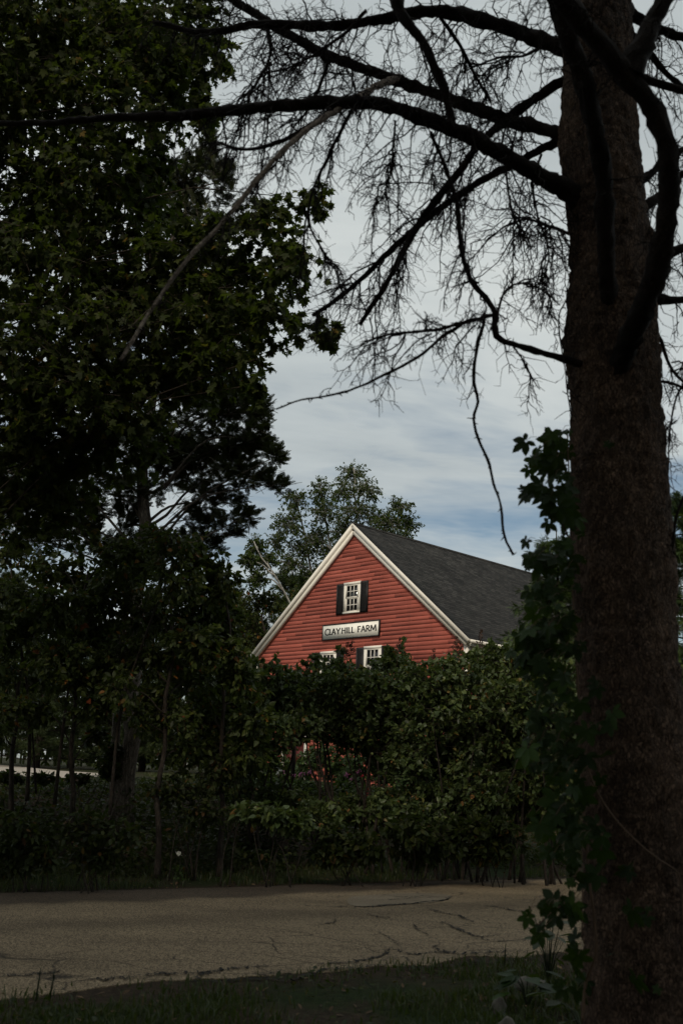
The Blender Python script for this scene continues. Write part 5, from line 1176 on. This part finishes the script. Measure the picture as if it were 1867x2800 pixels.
BR = [
 # long low limb sweeping to the left edge
 ([(1610, 560, 5.3), (1545, 520, 5.25), (1405, 440, 5.15), (1262, 363, 5.1), (1060, 290, 5.05), (953, 280, 5.05), (833, 284, 5.1), (667, 298, 5.2), (500, 316, 5.3), (300, 322, 5.4), (120, 337, 5.5), (-120, 338, 5.6)], 62, 14, dict(spacing=0.06, t0=0.08, t1=0.7)),
 ([(1600, 390, 5.4), (1536, 369, 5.5), (1370, 322, 5.7), (1190, 256, 5.9), (1048, 208, 6.0), (905, 155, 6.1), (810, 107, 6.2), (714, 48, 6.3), (610, -20, 6.4)], 46, 24, dict(spacing=0.05)),
 ([(1600, 130, 5.4), (1524, 125, 5.4), (1370, 71, 5.5), (1190, 30, 5.6), (1036, 54, 5.7), (881, 71, 5.8), (714, 66, 5.9), (560, 90, 6.0), (420, 60, 6.1)], 52, 16, dict(spacing=0.055)),
 ([(1600, 200, 5.45), (1500, 244, 5.6), (1334, 369, 5.8), (1250, 476, 5.9), (1190, 548, 6.0), (1131, 636, 6.05), (1060, 767, 6.1), (983, 888, 6.2)], 34, 16, dict(spacing=0.05)),
 ([(1600, 360, 5.45), (1518, 392, 5.6), (1385, 458, 5.8), (1277, 517, 6.0), (1143, 617, 6.1), (1027, 725, 6.2), (930, 812, 6.3), (855, 862, 6.4)], 30, 14, dict(spacing=0.05)),
 ([(1088, 213, 5.98), (1030, 236, 5.6), (960, 278, 5.2), (880, 325, 4.9), (810, 378, 4.7), (720, 470, 4.55), (643, 567, 4.45), (582, 636, 4.4), (485, 745, 4.3), (388, 891, 4.2), (330, 985, 4.15)], 26, 11, dict(spacing=0.11, Lr=(0.08, 0.3), t0=0.2)),
 ([(905, 300, 5.0), (850, 340, 4.95), (775, 385, 4.95), (697, 407, 4.95), (640, 404, 4.95), (588, 388, 4.95)], 17, 9, dict(spacing=0.06, Lr=(0.1, 0.35))),
 ([(1085, -30, 5.0), (1093, 25, 5.0), (1130, 84, 5.0), (1160, 125, 5.0), (1210, 233, 5.05), (1240, 345, 5.1), (1262, 372, 5.1)], 34, 26, dict(spacing=0.07)),
 # bent low limb with its hanging shoots
 ([(1600, 1000, 5.25), (1561, 987, 5.2), (1492, 967, 5.15), (1418, 947, 5.1), (1362, 925, 5.1), (1354, 889, 5.1), (1352, 849, 5.1), (1326, 815, 5.1), (1286, 763, 5.1), (1265, 700, 5.1), (1255, 640, 5.1), (1250, 560, 5.1), (1215, 455, 5.1), (1178, 360, 5.1)], 24, 12, dict(spacing=0.06, t0=0.3, Lr=(0.12, 0.45))),
 ([(1345, 862, 5.1), (1274, 878, 5.0), (1205, 898, 4.95), (1130, 907, 4.9), (1060, 918, 4.88), (998, 935, 4.85)], 14, 6, dict(spacing=0.035, Lr=(0.12, 0.4), t0=0.05)),
 ([(1280, 875, 5.05), (1211, 921, 5.0), (1159, 964, 5.0), (1102, 1001, 5.0), (1021, 1039, 5.0), (947, 1070, 5.0), (880, 1085, 5.0), (815, 1096, 5.0), (754, 1119, 5.0)], 12, 5, dict(spacing=0.09, Lr=(0.06, 0.25), t1=0.45, t0=0.02)),
 ([(1325, 860, 5.1), (1308, 930, 5.08), (1300, 976, 5.06), (1294, 1039, 5.05), (1306, 1096, 5.05), (1294, 1142, 5.05), (1308, 1205, 5.05), (1337, 1263, 5.05), (1349, 1320, 5.05), (1369, 1377, 5.05), (1377, 1458, 5.05), (1403, 1518, 5.05)], 12, 8, dict(spacing=0.12, Lr=(0.03, 0.12), t1=0.3, droop=0.1)),
 ([(1400, 945, 5.1), (1423, 975, 5.1), (1440, 1010, 5.1), (1469, 1059, 5.1)], 6, 3, dict(spacing=0.06, Lr=(0.05, 0.2))),
 ([(1356, 870, 5.1), (1372, 815, 5.1), (1400, 780, 5.1), (1440, 775, 5.12), (1490, 800, 5.15), (1530, 835, 5.2)], 9, 4, dict(spacing=0.035, Lr=(0.08, 0.35))),
 ([(960, 300, 5.1), (930, 360, 5.1), (905, 415, 5.1), (868, 492, 5.1), (843, 590, 5.1), (858, 640, 5.1), (892, 700, 5.1), (930, 740, 5.1)], 13, 5, dict(spacing=0.04, Lr=(0.1, 0.35))),
 ([(1080, 330, 5.1), (1075, 400, 5.1), (1070, 460, 5.1), (1050, 530, 5.1), (1020, 570, 5.1)], 8, 4, dict(spacing=0.03, Lr=(0.12, 0.4))),
 ([(1480, 420, 5.3), (1455, 500, 5.35), (1470, 600, 5.4), (1500, 690, 5.4), (1480, 780, 5.4)], 9, 4, dict(spacing=0.035, Lr=(0.1, 0.35))),
 ([(1385, 460, 5.8), (1390, 540, 5.75), (1410, 610, 5.7), (1445, 680, 5.7)], 8, 4, dict(spacing=0.035, Lr=(0.1, 0.35))),
 ([(900, 150, 6.1), (880, 220, 6.1), (840, 300, 6.0), (800, 350, 6.0)], 14, 6, dict(spacing=0.04, Lr=(0.15, 0.5))),
 ([(1190, 30, 5.6), (1260, 130, 5.7), (1300, 210, 5.8), (1340, 280, 5.9)], 14, 7, dict(spacing=0.04, Lr=(0.15, 0.5))),
 ([(720, 50, 6.3), (740, 140, 6.2), (700, 230, 6.2), (650, 275, 6.1)], 14, 6, dict(spacing=0.035, Lr=(0.15, 0.5))),
 ([(1000, 30, 5.7), (930, 100, 5.7), (800, 180, 5.7), (720, 200, 5.7)], 12, 5, dict(spacing=0.035, Lr=(0.15, 0.5))),
 ([(1560, 640, 5.4), (1500, 620, 5.6), (1440, 600, 5.8), (1380, 620, 5.9), (1330, 660, 6)], 12, 5, dict(spacing=0.04, Lr=(0.15, 0.5))),
 ([(1520, 100, 5.4), (1440, 150, 5.6), (1360, 160, 5.8), (1260, 200, 5.9)], 12, 5, dict(spacing=0.04, Lr=(0.15, 0.5))),
 # big limbs crossing in front of the trunk
 ([(1684, 1050, 5.33), (1690, 1010, 5.15), (1710, 950, 5.0), (1744, 872, 4.75), (1790, 744, 4.5), (1820, 617, 4.3), (1829, 510, 4.2), (1820, 404, 4.1), (1786, 306, 4.05), (1735, 238, 4.0), (1680, 170, 3.95), (1620, 98, 3.9), (1565, 34, 3.85), (1490, -60, 3.8), (1420, -160, 3.75)], 78, 62, dict(spacing=0.10, Lr=(0.08, 0.35), t0=0.25)),
 ([(1668, 880, 5.33), (1664, 830, 5.15), (1660, 740, 5.0), (1655, 638, 4.85), (1648, 480, 4.7), (1625, 340, 4.55), (1595, 220, 4.45), (1560, 120, 4.35), (1530, 30, 4.3), (1500, -100, 4.2)], 52, 66, dict(spacing=0.10, Lr=(0.08, 0.3), t0=0.3)),
 ([(1716, 215, 4.0), (1740, 150, 4.0), (1778, 70, 4.0), (1815, 10, 4.0), (1850, -70, 4.0)], 70, 60, dict(spacing=0.09, Lr=(0.08, 0.35))),
 # limbs leaving to the right
 ([(1690, 30, 5.4), (1735, 45, 5.4), (1790, 75, 5.4), (1880, 105, 5.4), (1990, 130, 5.4)], 32, 22, dict(spacing=0.05, Lr=(0.1, 0.4))),
 ([(1700, 205, 5.4), (1756, 214, 5.4), (1810, 232, 5.4), (1890, 255, 5.4), (2000, 280, 5.4)], 30, 20, dict(spacing=0.05, Lr=(0.1, 0.4))),
 ([(1720, 90, 5.5), (1775, 150, 5.5), (1830, 210, 5.5), (1900, 260, 5.5)], 26, 16, dict(spacing=0.05, Lr=(0.1, 0.4))),
 ([(1730, 500, 5.4), (1770, 480, 5.5), (1830, 430, 5.6), (1900, 390, 5.7)], 30, 18, dict(spacing=0.045, Lr=(0.1, 0.4))),
 ([(1740, 580, 5.4), (1775, 555, 5.4), (1800, 540, 5.45), (1860, 480, 5.5), (1920, 440, 5.5)], 30, 18, dict(spacing=0.045, Lr=(0.1, 0.4))),
 ([(1760, 730, 5.4), (1820, 700, 5.4), (1880, 672, 5.4), (1960, 650, 5.4)], 34, 24, dict(spacing=0.05, Lr=(0.1, 0.4))),
 ([(1760, 818, 5.4), (1800, 819, 5.4), (1860, 821, 5.4), (1960, 815, 5.4)], 28, 22, dict(spacing=0.05, Lr=(0.1, 0.4))),
 ([(1775, 900, 5.35), (1805, 930, 5.3), (1822, 985, 5.3), (1850, 1030, 5.3), (1900, 1060, 5.3)], 14, 8, dict(spacing=0.045, Lr=(0.1, 0.35))),
 ([(1785, 1040, 5.35), (1820, 1045, 5.35), (1860, 1060, 5.35), (1910, 1080, 5.35)], 12, 7, dict(spacing=0.04, Lr=(0.1, 0.35))),
 ([(1880, 1040, 5.3), (1850, 1080, 5.3), (1832, 1160, 5.3), (1826, 1260, 5.3), (1830, 1370, 5.3), (1834, 1390, 5.3)], 7, 4, dict(spacing=0.12, Lr=(0.05, 0.15))),
 ([(1808, 1200, 5.3), (1825, 1170, 5.3), (1850, 1150, 5.3)], 6, 3, dict(spacing=0.08, Lr=(0.04, 0.12))),
 ([(1880, 1340, 5.2), (1850, 1400, 5.2), (1842, 1460, 5.2), (1833, 1520, 5.2)], 12, 7, dict(spacing=0.1, Lr=(0.05, 0.15))),
 ([(1560, 800, 5.2), (1530, 860, 5.1), (1528, 910, 5.1), (1540, 990, 5.1), (1552, 1090, 5.1), (1562, 1150, 5.15)], 5, 4, dict(spacing=0.3, Lr=(0.04, 0.12))),
]
for k, (pts, w0, w1, kw) in enumerate(BR):
    f_ = 0.8 if w0 < 100 else 1.0
    w0, w1 = w0*f_, w1*f_
    limb(pts, w0, w1, 700+k, 'pale_branch' if k == 5 else 'dead_twig', True, 'pale grey dry branch hanging down to the left' if k == 5 else None, **kw)

# the spruce's bare top, above the picture
c0_ = ax[-1]+(ax[-1]-ax[-4])/np.linalg.norm(ax[-1]-ax[-4])*7.5
tt_ = Mesh(); tt_.tube(spline([ax[-1]-(ax[-1]-ax[-2])*0.3, ax[-1]+(ax[-1]-ax[-4])*1.2, c0_], 12), np.linspace(wr[-1]*0.97, 0.02, 12), 16); tt_.build('upper_trunk', MT['spruce_bark'], spruce, True, SB)

# unseen trees added behind the camera to shade trunk, road and hedge foot
BT = None
for k, (x, y, sc_, lab) in enumerate([(-3.5, -7.0, 1.95, 'unseen broad tree added behind the viewpoint for shade'), (-12.0, -6.5, 1.9, 'unseen shade tree added behind the viewpoint, farthest left'), (3.0, -8.5, 2.0, 'unseen shade tree added behind the viewpoint, to the right'), (12.5, -9.0, 1.9, 'unseen shade tree added on the near verge well right of the frame'), (-8.0, -14.0, 2.1, 'tall unseen shade tree added at the back of the others')]):
    if BT is None:
        BT = tree('broadleaf_tree', 'x', 'tree', (x, y), [(x, y, 3), (x+0.1, y, 7), (x, y+0.1, 11)], 0.25, 0.05, [(np.array([x+dx_, y+dy_, z_]), np.array([2.0, 2.0, 1.7])) for dx_, dy_, z_ in ((0, 0, 10.5), (1.8, 0.3, 8.8), (-1.9, 0.4, 8.6), (0.2, 1.9, 8.5), (0, -2, 8.7), (1.6, 1.4, 6.6), (-1.6, 1.5, 6.4), (-1.5, -1.6, 6.6), (1.7, -1.4, 6.5), (0.2, 2.2, 5.0), (-2.2, 0, 5.0), (2.2, 0.2, 4.8), (0, -2.1, 4.9), (0, 0, 7))], OVAL, MT['maple'], MT['bark'], 0.30, 46, 10, 970, 'shade trees added on the near side of the road', lr=0.05, twig=0.012)
        o = BT; o.scale = (sc_,)*3
    else:
        o = copy_tree(BT); o.location = (x, y, G(x, y)-0.05); o.scale = (sc_,)*3; o.rotation_euler = (0, 0, k*1.1)
    tag(o, lab, 'tree', 'shade trees added on the near side of the road')

# ------------------------------------------------------------------ creeper on the trunk
vb = at(1592, 2760, 5.2); vb = np.array([vb[0], vb[1], G(vb[0], vb[1])])
vine = empty('creeper_vine', vb); tag(vine, 'leafy creeper climbing the left side of the big trunk', 'vine')
r = np.random.default_rng(900)
VP = [[(1592, 2790, 5.1), (1600, 2690, 5.1), (1628, 2600, 5.05), (1622, 2500, 5.05), (1612, 2420, 5.05), (1600, 2300, 5.08), (1590, 2100, 5.1), (1580, 1900, 5.1), (1568, 1700, 5.12), (1560, 1500, 5.14), (1556, 1350, 5.15), (1550, 1180, 5.15)],
      [(1592, 2040, 5.1), (1610, 2110, 5.05), (1640, 2180, 5.03), (1690, 2250, 5.0), (1750, 2310, 5.0), (1800, 2350, 5.0), (1850, 2385, 5.02), (1862, 2440, 5.05), (1866, 2520, 5.05)],
      [(1592, 2430, 5.08), (1591, 2500, 5.0), (1589, 2560, 5.0)], [(1560, 1480, 5.1), (1520, 1400, 5.0), (1500, 1330, 5.0)], [(1570, 2440, 5.05), (1540, 2470, 5.0), (1500, 2500, 4.98), (1470, 2530, 4.95)]]
sm_ = Mesh()
for k, p in enumerate(VP):
    Q_ = spline([at(*q_) for q_ in p], 14*len(p)); sm_.tube(Q_, np.linspace(0.0075 if k == 0 else 0.005, 0.0035 if k < 2 else 0.0025, len(Q_)), 6)
VC = [(1540, 1185, 22, 25, 4), (1500, 1225, 50, 35, 9), (1480, 1260, 55, 35, 8), (1520, 1290, 45, 50, 12), (1455, 1335, 38, 30, 6), (1500, 1350, 50, 40, 12), (1535, 1400, 35, 50, 12), (1545, 1470, 30, 50, 9), (1480, 1530, 48, 40, 9), (1530, 1560, 48, 50, 13), (1500, 1640, 70, 60, 18), (1460, 1720, 60, 60, 14), (1530, 1740, 60, 60, 16), (1440, 1790, 50, 40, 9), (1510, 1830, 80, 60, 18), (1560, 1920, 60, 60, 14),
      (1480, 1960, 60, 50, 10), (1470, 2050, 50, 50, 8), (1545, 2040, 60, 60, 13), (1520, 2130, 80, 60, 15), (1580, 2180, 50, 60, 10), (1500, 2240, 70, 50, 10), (1570, 2290, 50, 60, 12), (1530, 2330, 50, 40, 7), (1575, 2385, 35, 35, 7), (1545, 2465, 40, 20, 7), (1500, 2495, 40, 28, 7), (1482, 2555, 18, 40, 3), (1575, 2490, 18, 30, 3), (1572, 2580, 25, 45, 5), (1530, 2690, 50, 40, 5), (1640, 2360, 30, 40, 2), (1690, 2360, 40, 30, 2), (1740, 2500, 50, 40, 3), (1690, 2640, 80, 60, 3), (1620, 2260, 30, 50, 3), (1640, 1960, 40, 30, 3), (1660, 1230, 30, 60, 3)]
lm = Mesh(); tmv = Mesh()
for px, py, rx, ry, nn in VC:
    nn = int(nn*0.95)+1
    for _ in range(nn):
        yy = 5.02+r.normal()*0.09 if px < 1600 else 4.99+r.normal()*0.02
        p = at(px+r.normal()*rx*0.55, py+r.normal()*ry*0.55, yy); a0 = at(1575-0.02*(py-1200)*0, p[2]*0+py+30, 5.1)
        toward = np.array([-0.5+r.normal()*0.5, -0.75+r.normal()*0.4, r.normal()*0.35+0.1]); Nn = nrm(np.array([toward])); D = nrm(np.array([[r.normal()*0.7-0.35, r.normal()*0.3, -0.75+r.normal()*0.35]]))
        lm.inst(PALM, p[None], orient(D, Nn), 0.074*r.uniform(0.35, 1.35)*(0.45 if px == 1660 else 1), np.array([r.beta(2, 2.2)]))
        q0 = p-D[0]*0.0; q1 = p+np.array([0.04+0.03*r.random(), 0.05, 0.05*r.random()+0.02]); tmv.tubes(np.stack([q0, (q0+q1)/2+np.array([0, 0, 0.012]), q1])[None], np.array([[0.0012, 0.0014, 0.0016]]), 3)
sm_.f += [f+sm_.n for f in tmv.f]; sm_.v += tmv.v; sm_.t += tmv.t; sm_.n += tmv.n
sm_.build('stems', plain('creeper stem', (0.085, 0.050, 0.030), 0.7), vine, True, vb); lm.build('leaves', MT['creeper'], vine, False, vb)
